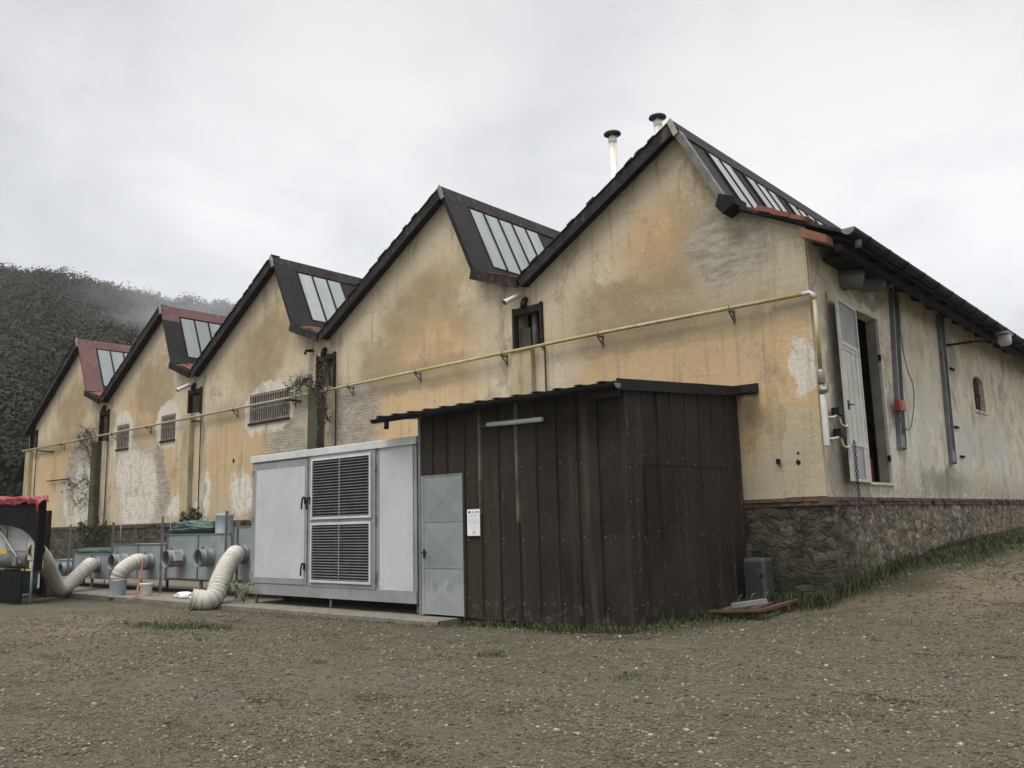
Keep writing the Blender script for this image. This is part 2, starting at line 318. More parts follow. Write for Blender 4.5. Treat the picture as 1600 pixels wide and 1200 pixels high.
def mat_side():
    n = NT('grey_lime_plaster')
    med = n.noise(1.8, 6, .65, out=1)
    W = n.sep(n.vm('ADD', n.P, n.vm('MULTIPLY', n.vm('SUBTRACT', med, (.5, .5, .5)), (1.1, 1.1, 1.1))))
    W = (W[1], W[0], W[2]); z = n.sep(n.P)[2]
    n1 = n.noise(.5, 5, .6); n2 = n.noise(2, 6, .65); n3 = n.noise(9, 6, .7)
    col = n.mix(n.mr(n1, .35, .65), (.60, .53, .415), (.70, .63, .515))
    col = n.mix(n.mr(n2, .42, .66, 0, .75), col, (.40, .34, .255))
    n5 = n.noise(15, 5, .75)
    col = n.mix(n.mr(n5, .52, .7, 0, .4), col, (.27, .235, .18)); col = n.mix(n.mr(n5, .46, .3, 0, .35), col, (.56, .52, .45))
    lt = patches(n, W, [(5.6, 3.6, .9, .7, .3), (5.2, 2.6, 1.2, .6, .5), (9.5, 3.3, 1.4, .5, .5), (12.5, 3.1, 1.5, .9, .5), (6.6, 3.9, .5, .9, .3), (4.9, 4.0, .5, .5, .3), (8.9, 2.9, 1.2, .6, .4), (1.1, 4.4, .25, 1.2, .4)])
    col = n.mix(n.math('MULTIPLY', lt, .75), col, (.56, .535, .475))
    pk = n.mr(n.noise(1.3, 8, .7, dist=.5), .54, .565)
    col = n.mix(n.math('MULTIPLY', pk, .6), col, n.mix(n3, (.76, .72, .63), (.66, .61, .51)))
    dmp = n.mr(n.noise(.9, 8, .72, stretch=(1, 1, .45), dist=.4), .54, .63)
    col = n.mix(n.math('MULTIPLY', dmp, n.mr(n3, .3, .6, .3, .75)), col, (.235, .205, .155))
    dk = patches(n, W, [(.7, 3.9, .22, 1.5, .5), (.4, 2.3, .5, .5, .5), (2.6, 5.75, 1.3, .18, .4), (7.2, 2.2, 1.6, .3, .6), (8.6, 5.3, .5, .6, .6)])  # the tall patch paints the open door leaf's shadow on the wall
    col = n.mix(n.math('MULTIPLY', dk, .65), col, (.17, .155, .125))
    ft = n.mr(n.math('ADD', z, n.math('MULTIPLY', n.math('SUBTRACT', n2, .5), 1.2)), 2.6, 1.9)
    col = n.mix(n.math('MULTIPLY', ft, n.mr(n3, .4, .6, .1, .75)), col, (.27, .245, .2))
    stv = n.noise(4, 5, .65, stretch=(1, 1.5, .1))
    col = n.mix(n.mr(stv, .55, .8, 0, .45), col, (.27, .24, .19))
    n.bump(n.math('ADD', n3, n.math('MULTIPLY', n.noise(35, 4), .4)), .45, .03)
    return n.fin(col, .92, 0, .2)
MAT['side'] = mat_side()

def mat_pil(name, a, b, moss):
    n = NT(name)
    col = n.mix(n.mr(n.noise(1.2, 6, .65), .35, .65), a, b)
    col = n.mix(n.mr(n.noise(3, 6, .7, stretch=(1.5, 1, .2)), .42, .62, 0, moss), col, (.075, .075, .05))
    n.bump(n.noise(12, 6, .7), .4, .03)
    return n.fin(col, .92, 0, .2)
MAT['pil_pale'] = mat_pil('pale_pilaster_plaster', (.44, .38, .25), (.40, .33, .19), .45)
MAT['pil_dark'] = mat_pil('mossy_pilaster_plaster', (.045, .043, .031), (.095, .086, .06), .9)

def mat_stone():
    n = NT('rubble_stone')
    w = n.vm('ADD', n.P, n.vm('MULTIPLY', n.vm('SUBTRACT', n.noise(2.2, 6, .68, out=1), (.5, .5, .5)), (.38, .38, .28)))
    w = n.vm('MULTIPLY', w, (1, 1, 1.7))
    sel = n.mr(n.noise(1.4, 4, .6), .47, .53)
    c = n.mix(sel, n.vor(3.2, w, out='Color'), n.vor(6.3, w, out='Color'))
    e1 = n.vor(3.2, w, 'DISTANCE_TO_EDGE'); e2 = n.vor(6.3, w, 'DISTANCE_TO_EDGE'); e = n.math('ADD', n.math('MULTIPLY', e1, n.math('SUBTRACT', 1, sel)), n.math('MULTIPLY', n.math('MULTIPLY', e2, sel), .8))
    k = n.sep(c); x, y, z = n.sep(n.P)
    n3 = n.noise(11, 7, .72); n1 = n.noise(.9, 5, .6); n2 = n.noise(3, 6, .7)
    col = n.mix(k[0], (.055, .052, .046), (.2, .175, .14))
    col = n.mix(n.math('MULTIPLY', n.math('GREATER_THAN', k[1], .86), .6), col, (.16, .105, .075))
    col = n.mix(n.math('MULTIPLY', n.math('GREATER_THAN', k[2], .8), .7), col, (.3, .28, .235))
    col = n.mix(n.mr(n3, .35, .65, 0, .65), col, (.085, .078, .062))
    mo = n.mr(n.math('ADD', e, n.math('MULTIPLY', n.math('SUBTRACT', n3, .5), .07)), .085, .03)
    col = n.mix(n.math('MULTIPLY', mo, .85), col, n.mix(n.mr(n2, .4, .6), (.26, .225, .175), (.04, .036, .028)))
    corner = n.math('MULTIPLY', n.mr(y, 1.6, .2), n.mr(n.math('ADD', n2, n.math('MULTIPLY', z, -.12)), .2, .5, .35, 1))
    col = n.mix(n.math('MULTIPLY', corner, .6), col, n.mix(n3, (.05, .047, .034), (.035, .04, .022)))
    col = n.mix(n.math('MULTIPLY', n.mr(n.math('ADD', z, n2), 1.3, .7), .6), col, (.045, .05, .028))
    col = n.mix(n.mr(n1, .5, .7, 0, .4), col, (.06, .06, .04))
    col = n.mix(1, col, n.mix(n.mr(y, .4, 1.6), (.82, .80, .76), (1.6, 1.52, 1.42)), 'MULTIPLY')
    h = n.math('ADD', n.math('MULTIPLY', n.mr(e, .0, .11), .55), n.math('MULTIPLY', n3, .7))
    n.bump(h, .9, .05)
    return n.fin(col, .95, 0, .1)
MAT['stone'] = mat_stone()

def mat_course():
    n = NT('old_red_brick')
    x, y, z = n.sep(n.P)
    br = n.new('ShaderNodeTexBrick'); n.l.new(n.comb(n.math('ADD', x, y), z, 0), br.inputs['Vector'])
    br.inputs['Scale'].default_value = 1; br.inputs['Brick Width'].default_value = .26; br.inputs['Row Height'].default_value = .08; br.inputs['Mortar Size'].default_value = .01
    n.put(br.inputs['Color1'], (.15, .066, .048)); n.put(br.inputs['Color2'], (.085, .048, .038)); n.put(br.inputs['Mortar'], (.1, .085, .07))
    col = n.mix(n.mr(n.noise(2, 6, .7), .4, .65, 0, .75), br.outputs[0], (.075, .06, .045))
    n.bump(n.math('ADD', n.noise(14, 5), n.math('MULTIPLY', br.outputs['Fac'], -.6)), .6, .03)
    return n.fin(col, .9)
MAT['course'] = mat_course()

def mat_concrete():
    n = NT('old_concrete')
    col = n.mix(n.mr(n.noise(1.2, 6, .65), .35, .65), (.15, .13, .10), (.2, .175, .14))
    col = n.mix(n.mr(n.noise(6, 6, .7), .45, .7, 0, .7), col, (.09, .08, .065))
    n.bump(n.noise(25, 5), .4, .02)
    return n.fin(col, .9)
MAT['concrete'] = mat_concrete()

def mat_ground():
    n = NT('wet_gravel_yard')
    x, y, z = n.sep(n.P)
    n1 = n.noise(.35, 5, .6); n2 = n.noise(1.6, 6, .65); n3 = n.noise(8, 6, .7)
    c = n.vor(48, out='Color'); k = n.sep(c); d = n.vor(48); c2 = n.sep(n.vor(110, out='Color'))
    n6 = n.noise(60, 4, .75); n7 = n.noise(22, 5, .75)
    g = n.mix(k[0], (0.1134, 0.09588, 0.06192), (0.243, 0.2091, 0.1419))
    g = n.mix(n.math('MULTIPLY', n.math('GREATER_THAN', k[1], .92), .8), g, (0.2916, 0.255, 0.1763))
    g = n.mix(n.math('MULTIPLY', n.math('LESS_THAN', k[2], .1), .6), g, (0.0702, 0.0765, 0.04988))
    fine = n.mix(c2[0], (0.1242, 0.104, 0.06708), (0.2214, 0.1887, 0.1247))
    col = n.mix(n.mr(n2, .4, .6), g, fine)
    col = n.mix(n.mr(n1, .5, .7, 0, .5), col, (0.2052, 0.1714, 0.1101))
    col = n.mix(n.mr(n6, .52, .66, 0, .6), col, (0.05616, 0.04692, 0.0301)); col = n.mix(n.mr(n6, .44, .32, 0, .6), col, (0.2916, 0.2499, 0.172))
    col = n.mix(n.mr(n7, .56, .68, 0, .5), col, (0.06264, 0.05202, 0.03268))
    col = n.mix(n.mr(n3, .56, .72, 0, .45), col, (0.0756, 0.06222, 0.0387))
    W = n.sep(n.vm('ADD', n.P, n.vm('MULTIPLY', n.vm('SUBTRACT', n.noise(1.1, 6, .7, out=1), (.5, .5, .5)), (2.2, 2.2, 0))))
    W = (W[0], 0, W[1])
    sand = patches(n, W, [(1.7, 1.2, 1.7, 2.0, .3), (1.4, .0, 1.3, .9, .3), (3.6, 3, 1.7, 3.5, .3), (-10.5, -7.6, 1.6, .8, .5), (-12, -6.6, 2.0, .5, .5)])
    col = n.mix(n.math('MULTIPLY', sand, n.mr(n3, .3, .65, .85, .45)), col, n.mix(n2, (.33, .255, .155), (.26, .2, .125)))
    soil = n.mr(n.noise(1.0, 6, .68, stretch=(.5, 1.25, 1)), .60, .67)
    col = n.mix(n.math('MULTIPLY', soil, n.mr(n7, .36, .56, .1, .8)), col, n.mix(n3, (.055, .042, .027), (.085, .06, .036)))
    n8 = n.noise(9, 6, .78, stretch=(.7, 1.3, 1)); n9 = n.noise(3.2, 6, .72, stretch=(.6, 1.3, 1))
    col = n.mix(n.mr(n8, .53, .64, 0, .62), col, (.05, .043, .03)); col = n.mix(n.mr(n8, .46, .36, 0, .45), col, (.25, .222, .165))
    col = n.mix(n.mr(n9, .55, .68, 0, .5), col, (.06, .052, .036)); col = n.mix(n.mr(n9, .45, .33, 0, .4), col, (.21, .188, .142))
    trk = n.mr(n.noise(.5, 4, .55, stretch=(.35, 1.4, 1)), .5, .66)
    col = n.mix(n.math('MULTIPLY', trk, .35), col, (.2, .18, .14))
    # moss and damp earth along the walls
    w1 = n.math('MULTIPLY', n.mr(n.math('ADD', y, n.math('MULTIPLY', n2, .9)), -4.3, -3.5), n.mr(x, -.4, -1.1))
    w2 = n.math('MULTIPLY', n.mr(n.math('SUBTRACT', x, n.math('MULTIPLY', n2, 1.6)), 1.0, .2), n.mr(y, -.6, .4))
    col = n.mix(n.math('MULTIPLY', n.math('MAXIMUM', w1, w2), .75), col, n.mix(n3, (.03, .036, .018), (.055, .052, .032)))
    far = n.mr(n.vm('LENGTH', n.vm('SUBTRACT', n.P, (0, 0, 0)), out=1), 45, 70)
    col = n.mix(far, col, n.mix(n1, (.035, .05, .02), (.07, .075, .035)))
    mos = n.mr(n.noise(.8, 7, .7, stretch=(.6, 1.2, 1), dist=.4), .54, .66)
    col = n.mix(n.math('MULTIPLY', mos, n.mr(n7, .34, .58, .15, .7)), col, n.mix(n3, (.075, .085, .048), (.115, .105, .065)))
    brn = n.mr(n.noise(.6, 7, .7, stretch=(.6, 1.3, 1), dist=.4), .56, .68)
    col = n.mix(n.math('MULTIPLY', brn, n.mr(n7, .34, .58, .15, .7)), col, (.12, .088, .052))
    col = n.mix(1, col, (.95, .95, .965), 'MULTIPLY')
    h = n.math('ADD', n.math('MULTIPLY', d, -.7), n.math('ADD', n.math('MULTIPLY', n7, .9), n.math('ADD', n.math('MULTIPLY', n6, .5), n.math('MULTIPLY', n2, .7))))
    n.bump(h, 1, .06)
    return n.fin(col, n.mr(n2, .3, .7, .8, .95), 0, .15)
MAT['ground'] = mat_ground()

def island_mat(name, stops, rough=.8, spec=.3):
    n = NT(name); g = n.new('ShaderNodeNewGeometry'); r = n.new('ShaderNodeValToRGB')
    n.l.new(g.outputs['Random Per Island'], r.inputs[0])
    e = r.color_ramp.elements
    while len(e) < len(stops): e.new(.5)
    for el, (p, c) in zip(e, stops): el.position = p; el.color = (*c, 1)
    return n, r.outputs[0], (rough, spec)
n, c, q = island_mat('gravel_stones', [(0, (.042, .037, .026)), (.3, (.118, .103, .074)), (.5, (.085, .087, .064)), (.62, (.1, .078, .052)), (.84, (.168, .149, .11)), (.97, (.22, .2, .15)), (1, (.36, .335, .27))])
MAT['stones'] = n.fin(n.mix(n.mr(n.noise(40, 3), .3, .7, 0, .35), c, (.06, .055, .045)), .85, 0, .15)
n, c, q = island_mat('grass_blades', [(0, (.025, .037, .012)), (.45, (.042, .064, .019)), (.72, (.065, .08, .03)), (.86, (.1, .088, .045)), (1, (.15, .12, .06))])
MAT['grass'] = n.fin(c, .7, 0, .2)
n, c, q = island_mat('dry_weeds', [(0, (.03, .021, .012)), (.5, (.055, .034, .019)), (.8, (.085, .045, .025)), (1, (.12, .09, .05))])
MAT['dry'] = n.fin(c, .85, 0, .2)
n, c, q = island_mat('ivy_leaves', [(0, (.02, .03, .012)), (.5, (.035, .05, .018)), (.8, (.06, .06, .03)), (1, (.1, .08, .05))])
MAT['ivy'] = n.fin(c, .7, 0, .3)
def mat_forest():
    n = NT('forest_foliage'); a = n.new('ShaderNodeAttribute', attribute_name='tint')
    g = n.new('ShaderNodeNewGeometry')
    col = n.mix(n.mr(g.outputs['Random Per Island'], 0, 1, 0, .1, False), a.outputs['Color'], (.02, .028, .014))
    return n.fin(col, .85, 0, .1)
MAT['forest'] = mat_forest()
MAT['hill'] = basic('forest_floor', (.02, .022, .014), (.035, .032, .02), .05, .95)

# ------------------------------------------------------------------ mesh collector
class MB:
    def __init__(s): s.b = bmesh.new()
    def quad(s, *p):
        s.b.faces.new([s.b.verts.new(Vector(q)) for q in p]); return s
    def hexa(s, lo, hi):
        """lo, hi: two rings of 4 points"""
        a = [s.b.verts.new(Vector(p)) for p in lo]; c = [s.b.verts.new(Vector(p)) for p in hi]
        s.b.faces.new(a[::-1]); s.b.faces.new(c)
        for i in range(4): s.b.faces.new((a[i], a[(i + 1) % 4], c[(i + 1) % 4], c[i]))
        return s
    def box(s, x0, y0, z0, x1, y1, z1):
        x0, x1 = sorted((x0, x1)); y0, y1 = sorted((y0, y1)); z0, z1 = sorted((z0, z1))
        return s.hexa([(x0, y0, z0), (x1, y0, z0), (x1, y1, z0), (x0, y1, z0)], [(x0, y0, z1), (x1, y0, z1), (x1, y1, z1), (x0, y1, z1)])
    def prism(s, pts, d):
        """planar polygon pushed along d"""
        d = Vector(d); a = [s.b.verts.new(Vector(p)) for p in pts]; c = [s.b.verts.new(Vector(p) + d) for p in pts]
        s.b.faces.new(a[::-1]); s.b.faces.new(c); k = len(a)
        for i in range(k): s.b.faces.new((a[i], a[(i + 1) % k], c[(i + 1) % k], c[i]))
        return s
    def bar(s, p, q, w, h, up=(0, 0, 1)):
        p = Vector(p); q = Vector(q); t = (q - p).normalized(); u = Vector(up)
        a = t.cross(u).normalized() * w / 2; c = a.cross(t).normalized() * h / 2
        return s.hexa([p - a - c, p + a - c, p + a + c, p - a + c], [q - a - c, q + a - c, q + a + c, q - a + c])
    def tube(s, pts, r, seg=12, cap=True, radii=None, smooth=True):
        pts = [Vector(p) for p in pts]; k = len(pts); rings = []; ref = None
        for i, p in enumerate(pts):
            t = (pts[min(i + 1, k - 1)] - pts[max(i - 1, 0)]).normalized()
            if ref is None: ref = t.orthogonal().normalized()
            a = (ref - t * ref.dot(t)).normalized(); ref = a; c = t.cross(a)
            rr = radii[i] if radii else r
            rings.append([s.b.verts.new(p + a * rr * math.cos(2 * math.pi * j / seg) + c * rr * math.sin(2 * math.pi * j / seg)) for j in range(seg)])
        for i in range(k - 1):
            for j in range(seg):
                f = s.b.faces.new((rings[i][j], rings[i][(j + 1) % seg], rings[i + 1][(j + 1) % seg], rings[i + 1][j])); f.smooth = smooth
        if cap:
            s.b.faces.new(rings[0][::-1]); s.b.faces.new(rings[-1])
        return s
    def each(s, name, mat, parent):
        seen = set(); out = []
        for f0 in s.b.faces:
            if f0 in seen: continue
            st = [f0]; seen.add(f0); isl = []
            while st:
                f = st.pop(); isl.append(f)
                for v in f.verts:
                    for g in v.link_faces:
                        if g not in seen: seen.add(g); st.append(g)
            m = MB(); vm = {}
            for f in isl:
                for v in f.verts:
                    if v not in vm: vm[v] = m.b.verts.new(v.co)
                m.b.faces.new([vm[v] for v in f.verts]).smooth = f.smooth
            out.append(m.build(name, mat, parent))
        s.b.free(); return out
    def build(s, name, mat, parent=None, loc=None, bevel=0, weld=False):
        if weld: bmesh.ops.remove_doubles(s.b, verts=s.b.verts, dist=1e-5)
        bmesh.ops.recalc_face_normals(s.b, faces=s.b.faces)
        org = Vector(loc) if loc is not None else Vector((0, 0, 0))
        if parent is not None:
            r = parent
            while r.parent: r = r.parent
            org = r.location.copy()
        if org.length: bmesh.ops.translate(s.b, verts=s.b.verts, vec=-org)
        me = bpy.data.meshes.new(name); s.b.to_mesh(me); s.b.free()
        o = bpy.data.objects.new(name, me); COL.objects.link(o)
        me.materials.append(MAT[mat] if isinstance(mat, str) else mat)
        if parent is not None: o.parent = parent
        elif loc is not None: o.location = loc
        if bevel:
            md = o.modifiers.new('bevel', 'BEVEL'); md.width = bevel; md.segments = 2; md.limit_method = 'ANGLE'; md.angle_limit = R(40)
        return o

def thing(name, label, cat, loc=(0, 0, 0), group=None):
    o = bpy.data.objects.new(name, None); COL.objects.link(o); o.location = loc; o.empty_display_size = .2
    return tag(o, label, cat, group)
def tag(o, label=None, cat=None, group=None, kind=None):
    if label: o['label'] = label
    if cat: o['category'] = cat
    if group: o['group'] = group
    if kind: o['kind'] = kind
    return o
def lerp(a, b, t): return a + (b - a) * t
def spline(pts, n):
    """Catmull-Rom through pts"""
    P = [Vector(p) for p in pts]; P = [P[0] * 2 - P[1]] + P + [P[-1] * 2 - P[-2]]; out = []
    for i in range(1, len(P) - 2):
        for j in range(n):
            t = j / n
            out.append(.5 * (2 * P[i] + (P[i + 1] - P[i - 1]) * t + (2 * P[i - 1] - 5 * P[i] + 4 * P[i + 1] - P[i + 2]) * t * t + (3 * P[i] - P[i - 1] - 3 * P[i + 1] + P[i + 2]) * t ** 3))
    out.append(P[-2]); return out

def np_mesh(name, verts, faces, mat, kind=None, smooth=False, parent=None):
    me = bpy.data.meshes.new(name); nv = len(verts); nf, k = faces.shape
    me.vertices.add(nv); me.vertices.foreach_set('co', np.ascontiguousarray(verts, dtype=np.float32).ravel())
    me.loops.add(nf * k); me.loops.foreach_set('vertex_index', np.ascontiguousarray(faces, dtype=np.int32).ravel())
    me.polygons.add(nf); me.polygons.foreach_set('loop_start', np.arange(0, nf * k, k, dtype=np.int32))
    me.polygons.foreach_set('loop_total', np.full(nf, k, dtype=np.int32))
    if smooth: me.polygons.foreach_set('use_smooth', np.ones(nf, dtype=bool))
    me.update(); me.validate()
    o = bpy.data.objects.new(name, me); COL.objects.link(o); me.materials.append(MAT[mat])
    if kind: o['kind'] = kind
    if parent: o.parent = parent
    return o

# ------------------------------------------------------------------ terrain
def sm(t): t = np.clip(t, 0, 1); return t * t * (3 - 2 * t)
def gz(x, y):
    x = np.asarray(x, float); y = np.asarray(y, float)
    base = np.interp(x, [-60, -20, -6, -1.5], [-.25, -.19, -.1, -.005])
    base = base - .06 * sm((-4 - y) / 6) * sm((x + 6) / 5)
    yy = y + .25 * np.clip(x, 0, 6)
    ramp = np.interp(yy, [-1.8, -.6, .1, 1.2, 2.3, 5.1, 7.7, 14.5, 40, 80], [0, .05, .2, .38, .52, .76, .9, 1.08, 1.4, 1.5])
    hump = .17 * np.exp(-((x - 1.5) / 1.1) ** 2 - ((y - .9) / 1.5) ** 2)
    return base + (ramp + hump) * sm((x + 1.7) / 1.5)
xs = np.concatenate([np.linspace(-590, -60, 22)[:-1], np.linspace(-60, -22, 40)[:-1], np.linspace(-22, 9, 260)[:-1], np.linspace(9, 40, 40)[:-1], np.linspace(40, 590, 24)])
ys = np.concatenate([np.linspace(-590, -40, 24)[:-1], np.linspace(-40, -14, 40)[:-1], np.linspace(-14, 3, 170)[:-1], np.linspace(3, 16, 60)[:-1], np.linspace(16, 60, 40)[:-1], np.linspace(60, 590, 24)])
X, Y = np.meshgrid(xs, ys)
Z = gz(X, Y)
nz = np.array([mn.noise((a * .55, b * .55, 0)) * .05 + mn.noise((a * 2.1, b * 2.1, 3)) * .018 for a, b in zip(X.ravel(), Y.ravel())]).reshape(X.shape)
near = (np.abs(X) < 40) & (np.abs(Y) < 40)
BLD = (X < -.02) & (X > -37) & (Y > .1)
Z = Z + np.where(near & ~BLD, nz * np.where(Y > -3.8, .5, .8), 0)
Z = np.where((X < -1.4) & (Y > -4.2) & (X > -36), np.minimum(Z, gz(X, Y) - .03), Z)
V = np.stack([X.ravel(), Y.ravel(), Z.ravel()], 1); nx = len(xs); ny = len(ys)
I = (np.arange(ny - 1)[:, None] * nx + np.arange(nx - 1)[None]).ravel()
np_mesh('ground', V, np.stack([I, I + 1, I + nx + 1, I + nx], 1), 'ground', 'structure', True)

# concrete apron under the plant, along the foot of the wall
mb = MB()
N = 40
for i in range(N):
    xa = lerp(-34, -5.02, i / N); xb = lerp(-34, -5.02, (i + 1) / N)
    ja = mn.noise((xa * 1.3, 0, 0)) * .035; jb = mn.noise((xb * 1.3, 0, 0)) * .035
    za = lerp(-.075, -.02, i / N); zb = lerp(-.075, -.02, (i + 1) / N); ea = -4.12 + ja; eb = -4.12 + jb
    mb.quad((xa, ea, za), (xb, eb, zb), (xb, -.06, zb + .02), (xa, -.06, za + .02))
    mb.quad((xa, ea - .02, za - .02), (xb, eb - .02, zb - .02), (xb, eb, zb), (xa, ea, za))
    mb.quad((xa, ea - .02, -.4), (xb, eb - .02, -.4), (xb, eb - .02, zb - .02), (xa, ea - .02, za - .02))
mb.quad((-5.02, -4.1, -.4), (-5.02, -.06, -.4), (-5.02, -.06, 0), (-5.02, -4.1, -.02))
o = mb.build('pavement', 'concrete', weld=True); o['kind'] = 'structure'

# ------------------------------------------------------------------ factory
fac = thing('factory_building', 'long old factory with five saw-tooth gables in peeling ochre plaster on a rubble stone base', 'factory')
PK = [(-2.36, 9.18), (-8.83, 9.71), (-16.14, 9.62), (-23.13, 9.45), (-30.23, 9.40)]
KK = [(-1.39, 7.36), (-7.73, 7.34), (-15.01, 7.33), (-22.16, 7.25), (-29.06, 7.11)]
VV = [(-6.41, 6.86), (-13.74, 6.84), (-20.84, 6.74), (-27.75, 6.65), (-35.55, 6.05)]   # left valley of each bay (top of roof)
RV = [(.78, 6.24)] + VV[:4]
DEP = 40.0; YV = -.30
WB = 1.84
def off(a, b, d):
    """segment a-b in xz moved by d below itself"""
    dx, dz = b[0] - a[0], b[1] - a[1]; L = math.hypot(dx, dz); nx_, nz_ = dz / L, -dx / L
    if nz_ > 0: nx_, nz_ = -nx_, -nz_
    return (a[0] + nx_ * d, a[1] + nz_ * d), (b[0] + nx_ * d, b[1] + nz_ * d)

# --- front wall with openings
openings = [(-17.62, 4.73, -15.50, 5.61), (-23.27, 4.66, -22.26, 5.55), (-26.73, 4.63, -25.75, 5.53),
            (-6.75, 5.36, -5.98, 6.27), (-14.12, 5.40, -13.36, 6.28), (-21.32, 5.42, -20.56, 6.2), (-28.2, 5.05, -27.5, 6.2), (-35.3, 5.3, -34.6, 6.05)]
out = [(0, WB), (0, 6.50)]
out += [(KK[0][0] - .05, KK[0][1] - .12)]
for k in range(5):
    if k: out += [(KK[k][0] - .06, KK[k][1] - .1)]
    out += [(PK[k][0], PK[k][1] - .14), (VV[k][0], VV[k][1] - .13)]
out += [(-35.55, WB)]
def wall_mesh(outer, holes, to3, push):
    b = bmesh.new(); es = []
    for loop in [outer] + holes:
        vs = [b.verts.new(to3(*p)) for p in loop]
        es += [b.edges.new((vs[i], vs[(i + 1) % len(vs)])) for i in range(len(vs))]
    bmesh.ops.triangle_fill(b, use_beauty=True, use_dissolve=False, edges=es)
    r = bmesh.ops.extrude_face_region(b, geom=list(b.faces))
    bmesh.ops.translate(b, verts=[v for v in r['geom'] if isinstance(v, bmesh.types.BMVert)], vec=push)
    o = MB(); o.b.free(); o.b = b; return o
rect = lambda x0, z0, x1, z1: [(x0, z0), (x1, z0), (x1, z1), (x0, z1)]
wall_mesh(out, [rect(*h) for h in openings], lambda x, z: Vector((x, 0, z)), Vector((0, .45, 0))).build('front_wall', 'front', fac)

# --- right-hand side wall
arch = [(10.55, 4.17), (11.65, 4.17), (11.65, 4.9)] + [(11.1 + .55 * math.cos(a), 4.9 + .2 * math.sin(a)) for a in np.linspace(.3, math.pi - .3, 7)] + [(10.55, 4.9)]
DO = (1.98, 2.12, 3.28, 5.38)
hole = [(.69 + .06 * math.cos(a), 5.39 + .075 * math.sin(a)) for a in np.linspace(0, 2 * math.pi, 12, endpoint=False)]
wall_mesh([(.45, WB), (DEP, WB), (DEP, 6.45), (.45, 6.45)], [rect(*DO), arch, hole], lambda y, z: Vector((0, y, z)), Vector((-.22, 0, 0))).build('side_wall', 'side', fac)
# thin return of side plaster over the end of the front wall
MB().box(0, .012, WB, .006, .45, 6.45).build('corner_plaster', 'side', fac)
wall_mesh([(0, -.1)] + out[1:-1] + [(-35.55, -.1)], [], lambda x, z: Vector((x, DEP + .001, z)), Vector((0, .25, 0))).build('rear_wall', 'side', fac)
MB().box(-35.5, .45, -.1, -35.1, DEP, 6.0).build('end_wall', 'side', fac)
MB().box(-8, 3.5, -.1, -7.8, 20, 6).build('inner_wall', 'void', fac)
MB().quad((-35, .4, .9), (-.2, .4, .9), (-.2, DEP, .9), (-35, DEP, .9)).build('inner_floor', 'void', fac)
# low lean-to at the far left end
mb = MB(); mb.prism([(-36.75, .3, -.3), (-35.56, .3, -.3), (-35.56, .3, 5.3), (-36.75, .3, 4.2)], (0, 12, 0)); leanto = mb.build('lean_to', 'front', fac)
mb = MB(); mb.prism([(-37.1, 0, 4.0), (-35.56, 0, 5.42), (-35.56, 0, 5.55), (-37.1, 0, 4.13)], (0, 12.5, 0)); mb.build('roof', 'dark_board', leanto)

# --- stone plinth with a rough face, brick course above it
def stone_grid(p0, du, length, h0, z1, nu, nv, outward, seed):
    vs = []; fs = []
    for j in range(nv + 1):
        for i in range(nu + 1):
            u = length * i / nu; z = lerp(h0, z1, j / nv); p = Vector(p0) + Vector(du) * u
            q = Vector((u * 2.3, z * 3.4, seed)); q = q + Vector((mn.noise(q * .8), mn.noise(q * .8 + Vector((9, 9, 9))), 0)) * .5
            dd = mn.voronoi(q)[0]
            d = .02 + mn.noise(Vector((u * 4, z * 6, seed))) * .022 + mn.noise(Vector((u * 11, z * 15, 1))) * .012
            edge = min(1, u / .05) if i < nu else 1
            p = p + Vector(outward) * (d if i not in (0,) else .03); vs.append((p.x, p.y, z))
    for j in range(nv):
        for i in range(nu):
            a = j * (nu + 1) + i; fs.append((a, a + 1, a + nu + 2, a + nu + 1))
    return np.array(vs), np.array(fs)
va, fa = stone_grid((.06, -.03, 0), (-1, 0, 0), 2.2, -.15, 1.70, 90, 74, (0, -1, 0), 1)
np_mesh('stone_plinth', va, fa, 'stone', parent=fac)
va, fa = stone_grid((.03, -.06, 0), (0, 1, 0), 16, -.1, 1.70, 500, 64, (1, 0, 0), 5)
np_mesh('stone_plinth', va, fa, 'stone', parent=fac)
va, fa = stone_grid((-10, -.03, 0), (-1, 0, 0), 25.5, -.2, 1.80, 520, 44, (0, -1, 0), 9)
np_mesh('stone_plinth', va, fa, 'stone', parent=fac)
MB().box(-10.2, -.02, -.2, -.1, .4, 1.70).build('plinth_core', 'stone', fac)
MB().box(-.4, .0, -.2, .02, DEP, 1.70).build('plinth_core', 'stone', fac)
MB().box(-35.5, .0, -.2, -10.2, .4, 1.70).build('plinth_core', 'stone', fac)
def ragged_course(a, b, n, outward, z0, z1, t0):
    mb = MB(); a = Vector(a); b = Vector(b); o = Vector(outward)
    rows = max(1, round((z1 - z0) / .075)); hh = (z1 - z0) / rows
    for r in range(rows):
        for i in range(n):
            s0 = a.lerp(b, (i + (.5 if r % 2 else 0)) / (n + .5)); s1 = a.lerp(b, (i + .96 + (.5 if r % 2 else 0)) / (n + .5)); t = t0 + random.uniform(-.022, .02) + .012 * (r == rows - 1)
            if random.random() < .05: t -= .03
            p = [s0, s1, s1 + o * t, s0 + o * t]; z_ = z0 + r * hh
            mb.hexa([(q.x, q.y, z_ + .004) for q in p], [(q.x, q.y, z_ + hh - .004) for q in p])
    return mb
MB().box(-.15, -.082, 1.705, .082, .14, 1.835).build('corner_brick', 'course', fac)
ragged_course((-.005, .0, 0), (-36 + .5, .0, 0), 136, (0, -1, 0), 1.70, 1.84, .085).build('brick_course', 'course', fac)
ragged_course((.0, -.09, 0), (.0, 30, 0), 115, (1, 0, 0), 1.70, 1.84, .085).build('brick_course', 'course', fac)

